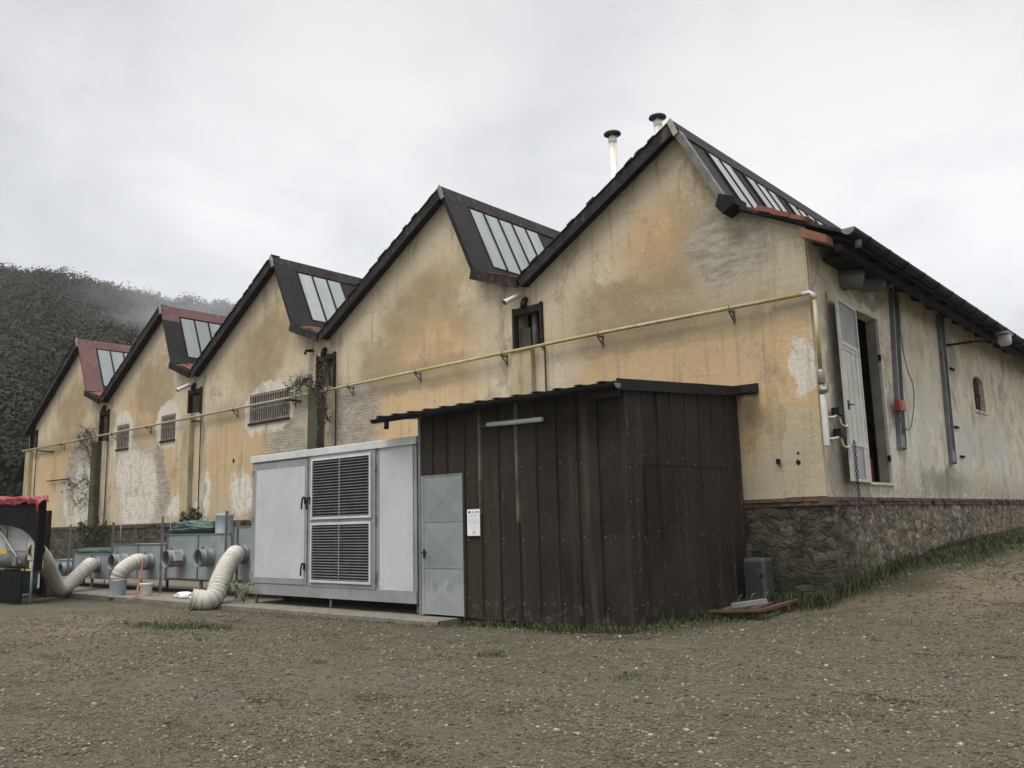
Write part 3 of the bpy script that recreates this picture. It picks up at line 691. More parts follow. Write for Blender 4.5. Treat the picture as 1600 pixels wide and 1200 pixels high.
# --- pilasters (each ends under the niche at its valley)
for (x0, x1, zt, mt, pr) in ((-6.80, -6.2, 5.34, 'pil_pale', .15), (-14.28, -13.82, 5.38, 'pil_dark', .24), (-21.46, -20.98, 5.4, 'pil_pale', .17), (-28.5, -28.02, 5.03, 'pil_dark', .2), (-35.5, -35.0, 5.28, 'pil_pale', .15)):
    MB().box(x0, -pr, WB + .01, x1, -.002, zt).build('pilaster', mt, fac, bevel=.015)
# projecting strip at the right corner
mb = MB(); mb.prism([(-.72, -.045, WB + .006), (-.012, -.045, WB + .006), (-.012, -.045, 6.44), (-.72, -.045, 6.79)], (0, .043, 0)); mb.build('pilaster', 'front', fac, bevel=.01)

# --- roofs
def slope(mb, a, b, y0, y1, t):
    (c, d) = off(a, b, t)
    mb.prism([(a[0], y0, a[1]), (b[0], y0, b[1]), (d[0], y0, d[1]), (c[0], y0, c[1])], (0, y1 - y0, 0))
def along(a, b, t): return (lerp(a[0], b[0], t), lerp(a[1], b[1], t))
for k in range(5):
    P_, K_, V_, R_ = PK[k], KK[k], VV[k], RV[k]
    # long tiled slope
    mb = MB(); slope(mb, V_, P_, YV + .045, DEP + .3, .12); rs = mb.build('roof_slope', 'slate', fac)
    # verge board with a slim flashing on top
    mb = MB(); c, d = off(V_, P_, .21); mb.prism([(V_[0], YV, V_[1] + .0), (P_[0], YV, P_[1]), (d[0] + .05, YV, d[1]), (c[0], YV, c[1])], (0, .04, 0)); mb.build('verge_board', 'verge', rs)
    mb = MB(); e, f_ = off(V_, P_, -.03); mb.prism([(V_[0], YV - .02, V_[1] + .003), (P_[0], YV - .02, P_[1] + .003), (f_[0], YV - .02, f_[1]), (e[0], YV - .02, e[1])], (0, .2, 0)); mb.build('verge_flashing', 'verge', rs)
    # dark boarded soffit under the overhang
    mb = MB(); c, d = off(V_, P_, .135); c2, d2 = off(V_, P_, .155)
    mb.prism([(c[0], YV + .045, c[1]), (d[0], YV + .045, d[1]), (d2[0], YV + .045, d2[1]), (c2[0], YV + .045, c2[1])], (0, .24, 0)); mb.build('soffit', 'dark_board', rs)
    # ragged slates on the verge of the middle bay
    mb = MB()
    for i in range(70 if k == 2 else 14):
        t = random.random(); q = along(V_, P_, t); w = random.uniform(.1, .24)
        q2 = along(V_, P_, t + w / math.hypot(P_[0] - V_[0], P_[1] - V_[1])); o1, o2 = off(q, q2, -random.uniform(.04, .075)); 
        mb.prism([(q[0], YV - .04 * random.random() - .02, q[1] + .034), (q2[0], YV - .03, q2[1] + .034), (o2[0], YV - .02, o2[1]), (o1[0], YV - .02, o1[1])], (0, .3, 0))
    mb.each('slate', 'slate', rs)
    # steep north light: boarded panel, ridge cap, glass, bars
    red = k >= 3
    mb = MB(); slope(mb, P_, K_, YV + .03, DEP, .09); nl = mb.build('skylight', 'skin_dark', fac)
    L = math.hypot(P_[0] - K_[0], P_[1] - K_[1]); up1, up2 = off(P_, K_, -.012)
    mb = MB()
    e0, e1 = off(P_, along(P_, K_, .36 / L), -.03); q0, q1 = P_, along(P_, K_, .36 / L)
    mb.prism([(q0[0] - .03, YV - .01, q0[1] + .04), (e0[0], YV - .01, e0[1] + .02), (e1[0], YV - .01, e1[1]), (q1[0], YV - .01, q1[1])], (0, DEP, 0))
    mb.build('ridge_cap', 'red_paint' if red else 'verge', nl)
    gy0 = (.68, .52, .5, .38, .45)[k]
    npan = (60, 5, 3, 8, 8)[k]; pw = .545
    t0, t1 = .42 / L, (L - (.35 if k else .14)) / L
    g0, g1 = along(P_, K_, t0), along(P_, K_, t1); h0, h1 = off(g0, g1, -.02); 
    # end panel sheets on the verge side
    s0, s1 = off(along(P_, K_, .37 / L), K_, -.035); r0, r1 = along(P_, K_, .37 / L), K_
    mb = MB()
    if k == 3: 
        mid = along(P_, K_, .62 / L); m0, m1 = off(along(P_, K_, .37 / L), mid, -.037)
        mb.prism([(r0[0], YV, r0[1]), (mid[0], YV, mid[1]), (m1[0], YV, m1[1]), (m0[0], YV, m0[1])], (0, gy0 - YV - .06, 0)); mb.build('end_panel', 'red_paint', nl)
        mb = MB(); n0, n1 = off(mid, K_, -.033)
        mb.prism([(mid[0], YV, mid[1]), (K_[0], YV, K_[1]), (n1[0], YV, n1[1]), (n0[0], YV, n0[1])], (0, gy0 - YV - .06, 0)); mb.build('end_panel', 'skin_dark', nl)
    elif k:
        mb.prism([(r0[0], YV, r0[1]), (r1[0], YV, r1[1]), (s1[0], YV, s1[1]), (s0[0], YV, s0[1])], (0, gy0 - YV - .06, 0)); mb.build('end_panel', 'red_paint' if red else 'skin_dark', nl)
    else:
        r0 = along(P_, K_, .3 / L); a0, a1 = off(r0, K_, -.05); b0, b1 = off(r0, K_, .08)
        mb.prism([(b0[0], YV - .01, b0[1]), (b1[0], YV - .01, b1[1]), (a1[0], YV - .01, a1[1]), (a0[0], YV - .01, a0[1])], (0, .15, 0)); mb.build('end_panel', 'grey_board', nl)
    mb = MB(); bars = MB(); skip = {0: (2, 6, 12)}.get(k, ())
    for i in range(npan):
        ya = gy0 + i * pw; yb = ya + pw - .05
        if i in skip: continue
        mb.prism([(g0[0], ya, g0[1]), (g1[0], ya, g1[1]), (h1[0], ya, h1[1]), (h0[0], ya, h0[1])], (0, yb - ya, 0))
    j0, j1 = off(g0, g1, -.045)
    for i in range(npan + 1):
        ya = gy0 + i * pw - .05
        bars.prism([(g0[0], ya, g0[1]), (g1[0], ya, g1[1]), (j1[0], ya, j1[1]), (j0[0], ya, j0[1])], (0, .05, 0))
    mb.build('glass', 'glazing', nl); bars.build('glazing_bar', 'dark_board', nl)
    # tile strip from kink to valley
    if k == 0: K_ = (K_[0] + .04, K_[1] - .11); R_ = (R_[0], R_[1] - .05)
    mb = MB(); slope(mb, (K_[0], K_[1]), R_, YV + (.04 if k else .1), DEP, .1 if k else .05); ts = mb.build('tile_strip', 'slate', fac)
    tl = MB(); Ls = math.hypot(R_[0] - K_[0], R_[1] - K_[1])
    for row in range(4 if k else 5):
        for i in range(40 if k else 110):
            if k and row == 0 and i < 2: continue
            if (not k) and i < 2 and row < 2: continue
            y = YV + (.1 if k else .0) + i * .2 + random.uniform(-.03, .03); a = along(K_, R_, (.06 + row * .3) / Ls); b = along(K_, R_, min(1.02, (.06 + row * .3 + .36) / Ls))
            u0, u1 = off(a, b, (-.03 if k else .03) - .02 * random.random()); w0, w1 = off(a, b, -.055 - .02 * random.random())
            tl.prism([(u0[0], y, u0[1]), (u1[0], y, u1[1] + .015), (w1[0], y, w1[1] + .015), (w0[0], y, w0[1])], (0, .17, 0))
    tl.build('clay_tile', 'tile', ts)
    if k:
        c, d = off(K_, R_, .24); mb = MB()
        mb.prism([(K_[0] - .07, YV - .03, K_[1] + .05), (R_[0], YV - .03, R_[1] + .02), (R_[0], YV - .03, R_[1] - .2), (K_[0] - .12, YV - .03, K_[1] - .17)], (0, .05, 0)); mb.build('fascia', 'verge' if k in (1, 2) else 'dark_board', ts)
# little weather-stained cap at the peak of every verge
for k in range(5):
    x, z = PK[k]; MB().prism([(x - .05, YV - .05, z - .02), (x + .03, YV - .05, z + .05), (x + .17, YV - .05, z - .30), (x + .08, YV - .05, z - .34)], (0, .045, 0)).build('verge_cap', MAT['post_zinc'] if k else 'grille', fac)

# bent dark sheet at the lower end of the first steep slope
MB().prism([(-1.42, YV - .06, 7.42), (-1.1, YV - .1, 7.28), (-1.1, YV - .1, 7.14), (-1.36, YV - .08, 7.02), (-1.5, YV - .06, 7.2)], (0, .5, 0)).build('bent_sheet', 'gutter', fac)
# rafter end of fresh wood
a = at(1249, 361, 1, -.42); b = at(1291, 372, 1, -.42)
mb = MB(); mb.hexa([(a.x, -.42, a.z - .1), (b.x, -.42, b.z - .08), (b.x, -.12, b.z - .08), (a.x, -.12, a.z - .1)], [(a.x, -.42, a.z + .07), (b.x, -.42, b.z + .06), (b.x, -.12, b.z + .06), (a.x, -.12, a.z + .07)]); mb.build('rafter_end', 'wood', fac)

# right-hand eave: boarded underside, fascia, half-round gutter
mb = MB(); mb.prism([(.0, -.05, 6.46), (.80, -.05, 6.05), (.80, -.05, 6.01), (.0, -.05, 6.40)], (0, DEP, 0)); mb.build('eave_soffit', 'dark_board', fac)
for i in range(36):
    y = .25 + i * 1.1; mb = MB(); mb.prism([(.008, y, 6.395), (.72, y, 6.045), (.72, y, 5.97), (.008, y, 6.24)], (0, .1, 0))
    if i < 14: mb.build('rafter_end', 'dark_board', fac)
    else: mb.b.free()
mb = MB(); gx, gzz, gr_ = .86, 6.16, .11
prof = [(gx + gr_ * math.cos(a), gzz + gr_ * math.sin(a)) for a in np.linspace(math.pi, 2 * math.pi, 11)]; inn = [(gx + (gr_ - .012) * math.cos(a), gzz + (gr_ - .012) * math.sin(a)) for a in np.linspace(2 * math.pi, math.pi, 11)]
mb.prism([(x, -.42, z) for x, z in prof + inn], (0, DEP + .3, 0)); eg = mb.build('eave_gutter', 'gutter', fac)
mb = MB(); mb.prism([(x, -.44, z) for x, z in prof], (0, .025, 0)); mb.build('gutter_end', 'grey_tin', eg)
mb = MB()
for i in range(16): 
    y = .3 + i * 1.0; mb.tube([(gx + (gr_ + .012) * math.cos(a), y, gzz + (gr_ + .012) * math.sin(a)) for a in np.linspace(math.pi, 2 * math.pi, 8)], .012, 6)
mb.build('gutter_hanger', 'gutter', eg)
MB().tube([(.86, .0, 6.06), (.86, .0, 5.93)], .05, 12).build('gutter_outlet', 'grey_tin', eg)
# long timber purlin carried under the eave
MB().box(.50, -.1, 5.92, .62, DEP, 6.03).build('eave_purlin', 'dark_board', fac)

# --- gas-filled details: chimneys
for (u, v0, v1, y) in ((957, 214, 300, 3.0), (1027.5, 188, 215, 3.4)):
    a = at(u, v0, 1, y); x = a.x; zt = a.z; zr = VV[0][1] + (x - VV[0][0]) * .573
    mb = MB(); mb.tube([(x, y, zr - .2), (x, y, zt)], .098, 20); ch = mb.build('flue', 'steel', fac)
    MB().tube([(x, y, zt - .17), (x, y, zt - .15), (x, y, zt - .03), (x, y, zt - .01)], .1, 20, radii=[.1, .108, .108, .1]).build('flue_collar', 'steel', ch)
    mb = MB()
    for i in range(4):
        an = i * math.pi / 2 + .5; mb.tube([(x + .1 * math.cos(an), y + .1 * math.sin(an), zt - .08), (x + .13 * math.cos(an), y + .13 * math.sin(an), zt + .05)], .008, 6)
    mb.each('cap_strut', 'steel', ch)
    MB().tube([(x, y, zt + .015), (x, y, zt + .045), (x, y, zt + .06), (x, y, zt + .1), (x, y, zt + .125)], .17, 24, radii=[.07, .2, .222, .21, .08]).build('flue_cap', 'flue_cap', ch)

# --- barred windows
for (x0, z0, x1, z1) in openings[:3]:
    mb = MB(); t = .05
    mb.box(x0 + .004, .05, z0 + .004, x1 - .004, .1, z0 + t); mb.box(x0 + .004, .05, z1 - t, x1 - .004, .1, z1 - .004)
    mb.box(x0 + .004, .05, z0 + t, x0 + t, .1, z1 - t); mb.box(x1 - t, .05, z0 + t, x1 - .004, .1, z1 - t); w = mb.build('window', 'grille', fac)
    MB().box(x0 + t, .14, z0 + t, x1 - t, .16, z1 - t).build('pane', 'glass_dark', w)
    MB().box(x0 - .03, -.05, z0 - .06, x1 + .03, .04, z0 - .003).build('sill', 'rust', w)
    mb = MB(); nb = 18 if x1 - x0 > 1.5 else 9
    for i in range(nb):
        x = lerp(x0 + .04, x1 - .04, i / (nb - 1)); mb.box(x - .011, -.025, z0 + .01, x + .011, -.003, z1 - .01)
    for z in (z0 + .05, (z0 + z1) / 2, z1 - .05): mb.box(x0 + .01, -.003, z - .014, x1 - .01, .012, z + .014)
    mb.build('grille', 'grille', w)
# --- rain niches under the valleys: rusty frames round a dark recess
for i, (x0, z0, x1, z1) in enumerate(openings[3:]):
    mb = MB(); mb.box(x0 - .05, -.06, z0, x0 + .025, .1, z1 + .03); mb.box(x1 - .025, -.06, z0 - .06, x1 + .05, .1, z1 + .05); mb.box(x0 + .025, -.045, z1 - .14, x1 - .025, .1, z1 + .02)
    w = mb.build('niche_frame', 'rust', fac, bevel=.008)
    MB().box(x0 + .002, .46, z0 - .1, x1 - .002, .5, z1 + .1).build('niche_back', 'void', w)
    mb = MB(); xm = (x0 + x1) / 2 + .03; mb.tube([(xm, .2, z0 - .02), (xm, .2, z1 - .12)], .07, 12); mb.build('downpipe', 'cable', w)
    MB().box(x0 + .03, .12, z0 - .0, xm - .08, .16, z1 - .42).build('niche_panel', 'pil_dark', w)
    mb = MB(); mb.tube([(x0 + .33, -.09, z1 - .0), (x0 + .33, -.09, z1 + .06), (x0 + .33, -.05, z1 + .16), (x0 + .33, -.0, z1 + .18)], .075, 12); mb.build('hopper', 'black', w)
    mb = MB(); mb.tube([(x1 + .1, -.05, WB + .1), (x1 + .1, -.05, z0 - .05)], .018, 8)
    mb.build('conduit', 'rust', w)
# --- white and black waste spouts by the valleys
for (u0, v0, u1, v1, mt, r) in ((814, 463, 787, 473, 'white_pipe', .055), (303, 600, 276, 610, 'white_pipe', .06)):
    a = at(u0, v0, 1, -.05); b = at(u1, v1, 1, -.62)
    mb = MB(); mb.tube([a + Vector((.0, .06, .12)), a + Vector((0, -.02, .07)), a + Vector((-.02, -.08, .0)), b], r, 14, cap=False); sp = mb.build('rain_spout', mt, fac)
    d = (b - a).normalized(); MB().tube([b - d * .1, b - d * .005], r * 1.12, 14, cap=False).build('spout_collar', mt, sp)
    MB().tube([b - d * .09, b - d * .08], r * .97, 14).build('spout_mouth', 'black', sp)
a = at(489, 548, 1, -.02); MB().tube([a, a + Vector((-.05, -.2, -.02)), a + Vector((-.03, -.24, -.12))], .04, 10).build('rain_spout', 'black', fac)
a = at(485, 592, 1, -.02); MB().tube([a, a + Vector((-.02, -.2, -.03)), a + Vector((0, -.22, -.14))], .04, 10).build('rain_spout', 'black', fac)
# small iron bits on the front wall
for (u0, v0, u1, v1) in ((73, 752, 108, 748), (58, 704, 84, 706), (290, 658, 312, 658), (437, 624, 470, 627)):
    a = at(u0, v0, 1, -.1); b = at(u1, v1, 1, -.04); MB().tube([a, b], .025, 8).build('iron_bar', 'rust', fac)
for (u, v, r) in ((365, 720, .07), (1247, 722, .045), (1247, 708, .025), (1216, 721, .06), (108, 757, .09), (97, 769, .06)):
    p = at(u, v, 1, -.046 if u > 1205 else -.003); mb = MB()
    mb.prism([(p.x + r * math.cos(t) * random.uniform(.7, 1.2), p.y, p.z + r * math.sin(t) * random.uniform(.7, 1.2)) for t in np.linspace(0, 6.28, 9, endpoint=False)], (0, -.004, 0)); mb.build('putlog_hole', 'black', fac)
p = at(33, 758, 1, -.04); mb = MB(); mb.tube([p + Vector((-.25, 0, .02)), p, p + Vector((.25, 0, -.02))], .05, 8); mb.build('wall_tie', 'black', fac)

# --- side door: frame, open leaf folded against the wall, reveal
y0, z0, y1, z1 = DO
mb = MB(); mb.box(-.03, y1 - .002, z0, .02, y1 + .07, z1 + .06); mb.box(-.03, y0 - .04, z1 + .002, .02, y1 - .004, z1 + .06); mb.box(-.03, y0 - .03, z0 - .05, .05, y1 + .07, z0 - .002)
fd = mb.build('door_frame', 'white_paint', fac)
MB().box(-.218, y1 - .012, z0 + .004, -.032, y1 - .0025, z1 - .004).build('door_reveal', 'reveal', fd)
H = Vector((.03, 1.93, 0)); Fr = Vector((.15, .66, 0)); ax = (Fr - H).normalized(); nrm = Vector((-ax.y, ax.x, 0))
if nrm.x < 0: nrm = -nrm
W_ = (Fr - H).length
def leafbox(mb, s0, s1, za, zb, d0, d1):
    p = [H + ax * s0 + nrm * d0, H + ax * s1 + nrm * d0, H + ax * s1 + nrm * d1, H + ax * s0 + nrm * d1]
    mb.hexa([(q.x, q.y, za) for q in p], [(q.x, q.y, zb) for q in p])
zb_, zt_ = 2.10, 5.36
mb = MB()
leafbox(mb, 0, .07, zb_, zt_, 0, .045); leafbox(mb, W_ - .07, W_, zb_, zt_, 0, .045); leafbox(mb, .07, W_ - .07, zt_ - .07, zt_, 0, .045); leafbox(mb, .07, W_ - .07, zb_, zb_ + .05, 0, .045)
leafbox(mb, .07, W_ - .07, 4.50, 4.57, 0, .045); leafbox(mb, .07, W_ - .07, 2.72, 2.78, 0, .045); leafbox(mb, .07, .34, zb_ + .05, 2.72, .005, .04)
leafbox(mb, .07, W_ - .07, 2.78, 4.50, .005, .03)
for i in range(1, 4): leafbox(mb, W_ * i / 4 - .02, W_ * i / 4 + .02, 2.78, 4.50, .03, .042)
leafbox(mb, .07, W_ - .07, 4.42, 4.44, .03, .044)
lf = mb.build('door_leaf', 'white_paint', fd)
mb = MB(); leafbox(mb, .07, W_ - .07, 4.57, zt_ - .07, .012, .024); mb.build('door_pane', 'dirty_glass', lf)
mb = MB(); leafbox(mb, .34, W_ - .07, zb_ + .05, 2.72, .012, .024); mb.build('door_pane', 'dirty_glass', lf)
mb = MB(); q = H + ax * (W_ - .12) + nrm * .05; mb.tube([(q.x, q.y, 3.42), (q.x + .05, q.y, 3.42), (q.x + .05, q.y + .12, 3.43)], .012, 8); mb.box(q.x - .012, q.y - .025, 3.34, q.x + .006, q.y + .025, 3.5); mb.build('handle', 'black', lf)
mb = MB()
for z in (2.6, 4.6): mb.box(-.02, y1 - .05, z - .06, .03, y1 - .002, z + .06)
mb.each('hinge_plate', 'rust', fd)
MB().box(-.44, 3.12, 2.13, -.36, 3.4, 2.62).build('door_stop', 'red_box', fd)
# arched window
mb = MB()
for s in (0, 1):
    pass
ring = [(p[0], p[1]) for p in arch]
mb.prism([(-.12, p[0], p[1]) for p in ring], (-.03, 0, 0)); aw = mb.build('arched_window', 'black', fac)
mb = MB(); mb.box(-.118, 11.07, 4.18, -.09, 11.13, 5.07); mb.box(-.118, 10.56, 4.6, -.092, 11.07, 4.64); mb.box(-.118, 11.13, 4.6, -.092, 11.64, 4.64); mb.build('window_bar', 'rust', aw)
MB().box(-.11, 10.45, 4.1, .03, 11.75, 4.165).build('sill', 'side', aw)
# steel channels bolted to the side wall
for (yb, yt, zb0, zt0) in ((3.94, 4.40, 2.80, 6.22), (7.6, 7.83, 2.64, 6.22)):
    mb = MB()
    w = .34; d = .09
    for dy0, dy1, x0, x1 in ((0, .02, .002, d), (w - .02, w, .002, d), (.02, w - .02, .002, .02), (.12, .22, .02, .05)):
        mb.hexa([(x0, yb - w / 2 + dy0, zb0), (x1, yb - w / 2 + dy0, zb0), (x1, yb - w / 2 + dy1, zb0), (x0, yb - w / 2 + dy1, zb0)], [(x0, yt - w / 2 + dy0, zt0), (x1, yt - w / 2 + dy0, zt0), (x1, yt - w / 2 + dy1, zt0), (x0, yt - w / 2 + dy1, zt0)])
    ch = mb.build('steel_channel', 'channel', fac)
    MB().box(.05, yb - .12, zb0 + .04, .085, yb + .12, zb0 + .3).build('channel_plate', 'channel', ch)
# two elbow ducts coming out of the wall under the eave
for (y, z, rr, ln) in ((1.55, 5.86, .21, .3), (2.55, 5.98, .19, .42)):
    mb = MB(); pts = [(-.05, y, z), (.12, y, z), (.12 + ln * .4, y + .03, z - .02), (.12 + ln * .8, y + .08, z - .05)]
    mb.tube(pts, rr, 18, cap=False); dk = mb.build('exhaust_elbow', 'grey_tin', fac)
    MB().tube([Vector(pts[-1]) - Vector((.012, 0, 0)), Vector(pts[-1]) - Vector((.008, 0, 0))], rr * .96, 18).build('exhaust_mouth', 'black', dk)
mb = MB(); mb.box(.03, .6, 6.0, .45, 3.1, 6.05); mb.build('duct_shelf', 'dark_board', fac)
for (y, z) in ((8.55, 5.0), (8.35, 3.55), (8.6, 2.85)): MB().box(.003, y - .16, z - .025, .05, y + .16, z + .025).build('iron_bar', 'rust', fac)

# ------------------------------------------------------------------ things on the factory walls
gp = thing('gas_pipe', 'yellow gas pipe running along the front wall and down its right corner', 'pipe')
ZP = at(1268, 457, 1, -.12).z
pl_ = [at(u, v, 1, -.16) for u, v in ((935, 521), (785, 552), (650, 580), (500, 612), (280, 656), (35, 705))]
pp = [Vector((.10, -.13, 3.95)), Vector((.10, -.13, ZP - .12)), Vector((.085, -.135, ZP - .04)), Vector((.03, -.14, ZP)), Vector((-.1, -.145, ZP - .005))] + pl_
MB().tube(pp[4:], .036, 12).build('pipe', 'yellow', gp)
MB().tube(pp[1:5], .042, 12).build('elbow', 'white_pipe', gp)
MB().tube(pp[0:2], .034, 12).build('pipe', 'yellow', gp)
for u, v in ((1140, 481), (935, 522), (785, 553), (650, 581), (545, 603), (455, 621), (365, 639), (230, 667), (175, 677), (95, 693)):
    p = at(u, v, 1, -.16); q = min(range(len(pp) - 1), key=lambda i: 0 if pp[i + 1].x <= p.x <= pp[i].x else 1)
    zz = lerp(pp[q].z, pp[q + 1].z, (p.x - pp[q].x) / (pp[q + 1].x - pp[q].x)) if q >= 4 else p.z
    mb = MB(); mb.bar((p.x, -.01, zz - .055), (p.x, -.24, zz - .055), .035, .03); mb.bar((p.x, -.012, zz - .22), (p.x, -.19, zz - .075), .025, .02); mb.box(p.x - .02, -.014, zz - .27, p.x + .02, -.002, zz + .0)
    mb.tube([(p.x, -.16 - .045 * math.cos(t), zz + .045 * math.sin(t)) for t in np.linspace(-.6, math.pi + .6, 9)], .007, 6)
    mb.build('bracket', 'bracket', gp)
MB().tube([(.10, -.13, 3.95), (.10, -.13, 3.90), (.10, -.13, 3.72), (.10, -.13, 3.70)], .06, 14, radii=[.05, .06, .06, .045]).build('union', 'brass', gp)
mb = MB(); mb.tube([(.10, -.13, 3.7), (.10, -.13, 3.52)], .04, 12); mb.tube([(.06, -.13, 3.6), (.2, -.13, 3.6)], .055, 12); mb.bar((.2, -.13, 3.6), (.2, -.13, 3.72), .02, .02, (0, 1, 0)); mb.build('valve', 'brass', gp)
MB().tube([(.10, -.13, 3.52), (.10, -.13, 3.5), (.10, -.13, 2.68), (.10, -.13, 2.66)], .05, 12, radii=[.04, .05, .05, .05]).build('drop_pipe', 'white_pipe', gp)
for i, z in enumerate((3.2, 2.84)):
    mb = MB(); mb.box(.06, .28, z, .2, .48, z + .14); mb.build('pressure_switch', 'black', gp, bevel=.01)
    mb = MB(); mb.tube([(.10, -.1, z - .06), (.12, .2, z - .03), (.16, .38, z + .02)], .022, 8); mb.tube(spline([(.14, .42, z + .0), (.16, .45, z - .14), (.18, .62, z - .16), (.14, .78, z - .05)], 6), .018, 8); mb.build('branch_pipe', 'white_pipe', gp)

al = thing('alarm_box', 'small red alarm box with looped cable on a grey steel channel', 'alarm', (.13, 3.85, 3.65))
MB().box(.088, 3.6, 3.56, .2, 3.96, 3.78).build('box', 'red_box', al, bevel=.012)
MB().box(.2, 3.68, 3.6, .212, 3.88, 3.74).build('cover', 'red_box', al)
mb = MB(); mb.tube(spline([(.1, 4.52, 6.1), (.1, 4.45, 5.2), (.1, 4.6, 4.6), (.1, 4.95, 4.1), (.1, 4.6, 3.4), (.14, 4.1, 3.2), (.14, 3.75, 3.35), (.14, 3.72, 3.56)], 8), .012, 6); mb.build('cable', 'cable', al)

fl = thing('floodlight', 'grey rounded floodlight fixed beneath the right-hand eave gutter', 'light', (1.0, 10.4, 5.85))
mb = MB(); mb.tube([(.78, 10.1, 5.83), (.82, 10.1, 5.83), (.98, 10.1, 5.85), (1.06, 10.1, 5.85), (1.08, 10.1, 5.85)], .2, 16, radii=[.08, .17, .2, .17, .05]); mb.build('housing', 'lamp', fl)
mb = MB(); mb.box(.8, 9.78, 5.93, 1.08, 10.42, 5.99); mb.build('visor', 'grey_tin', fl)
mb = MB(); mb.tube([(.0, 8.2, 5.55), (.4, 9.2, 5.72), (.8, 10.0, 5.85)], .03, 8); mb.build('arm', 'rust', fl)

ch = MB(); p = H + ax * (W_ - .18) + nrm * .07
for i in range(22):
    z = 2.78 - i * .055
    pts = []
    for t in np.linspace(0, 2 * math.pi, 11): 
        du, dz = .02 * math.cos(t), .037 * math.sin(t)
        pts.append((p.x + (du if i % 2 else 0), p.y + (0 if i % 2 else du), z + dz))
    ch.tube(pts, .008, 6, cap=False)
ch = ch.build('chain', 'chain', None, loc=(p.x, p.y, 2.8)); tag(ch, 'dark blue chain hanging from the white door leaf in the side wall', 'chain')

# ------------------------------------------------------------------ brown metal shed
XS, YS = -1.52, -3.65; XL = -5.97
sh = thing('metal_shed', 'dark brown ribbed metal lean-to shed with grey door against the ochre wall', 'shed', (XS, YS, 0))
ZF = 3.50
def zroof(y): return lerp(3.52, 3.80, (y + 3.9) / 3.9)
mb = MB(); mb.box(-4.86, YS, .0, XS, YS + .03, ZF); mb.box(XL + .06, YS, 2.42, -4.86, YS + .03, ZF); front = mb.build('front_panel', 'shed', sh)
mb = MB()
for x in (-4.032, -3.219, -2.814, -2.406, -2.014):
    mb.prism([(x - .05, YS, .01), (x - .022, YS - .038, .01), (x + .018, YS - .038, .01), (x + .032, YS, .01)], (0, 0, ZF - .02))
for x in (-4.83,): mb.prism([(x - .03, YS, .01), (x - .02, YS - .038, .01), (x + .018, YS - .038, .01), (x + .032, YS, .01)], (0, 0, ZF - .02))
for x in (-5.62, -5.26): mb.prism([(x - .05, YS, 2.43), (x - .022, YS - .038, 2.43), (x + .018, YS - .038, 2.43), (x + .032, YS, 2.43)], (0, 0, ZF - 2.45))
mb.build('rib', 'shed', front)
for x, zc_ in ((-4.444, 1.7), (-3.614, 1.55)):
    mb = MB(); mb.prism([(x - .05, YS, zc_), (x - .022, YS - .038, zc_), (x + .018, YS - .038, zc_), (x + .032, YS, zc_)], (0, 0, ZF - .02 - zc_)); mb.build('rib', 'shed_worn', front)['label'] = 'rib with its paint worn pale'
    mb = MB(); mb.prism([(x - .05, YS, .01), (x - .022, YS - .038, .01), (x + .018, YS - .038, .01), (x + .032, YS, .01)], (0, 0, zc_ - .011)); mb.build('rib', 'shed', front)
mb = MB(); mb.prism([(XS, YS + .031, .0), (XS, -.01, .0), (XS, -.01, 3.76), (XS, YS + .031, 3.5)], (-.03, 0, 0)); sidep = mb.build('side_panel', 'shed', sh)
mb = MB(); mb.prism([(XS + .012, YS + .25, 2.36), (XS + .012, -.01, 2.40), (XS + .012, -.01, 3.75), (XS + .012, YS + .25, 3.52)], (-.011, 0, 0)); mb.build('upper_sheet', 'shed', sidep)
mb = MB()
for y in (-3.175, -2.748, -2.329, -1.89, -1.428, -.988, -.503, -.10):
    mb.prism([(XS, y - .035, .01), (XS + .04, y - .02, .01), (XS + .04, y + .02, .01), (XS, y + .035, .01)], (0, 0, zroof(y) - .03))
mb.build('rib', 'shed', sidep)
MB().box(XS - .04, YS - .045, .0, XS + .045, YS - .004, ZF).build('corner_trim', 'shed', sh)
MB().box(XS + .004, YS - .004, .0, XS + .045, YS + .22, ZF - .02).build('corner_trim', 'shed', sh)
mb = MB(); 
def screw(mb, x, y, z, ax_):
    r = .007
    if ax_ == 1: mb.tube([(x, y, z), (x, y - .008, z)], r, 6)
    else: mb.tube([(x, y, z), (x + .008, y, z)], r, 6)
for z in (.32, 1.28, 2.42):
    for x in (-4.80, -4.41, -4.0, -3.58, -3.185, -2.78, -2.37, -1.98): screw(mb, x + .045, YS - .001, z + random.uniform(-.04, .04), 1)
    for y in (-3.5, -3.25, -2.9, -2.5, -2.05, -1.6, -1.15, -.7): screw(mb, XS + .012, y + random.uniform(-.05, .05), z + random.uniform(-.05, .1) + .03, 0)
for z in np.arange(.3, 3.3, .5): screw(mb, XS + .046, YS + .02, z, 0); screw(mb, XS + .046, YS + .19, z + .03, 0)
mb.each('screw', 'screw', sh)
MB().box(XL, YS - .03, 0, XL + .055, YS + .04, 3.48).build('door_post', 'channel', sh)
mb = MB(); mb.prism([(XL + .02, YS + .04, 0), (XL + .02, -.01, 0), (XL + .02, -.01, 3.76), (XL + .02, YS + .04, 3.48)], (.02, 0, 0)); mb.build('side_panel', 'shed', sh)
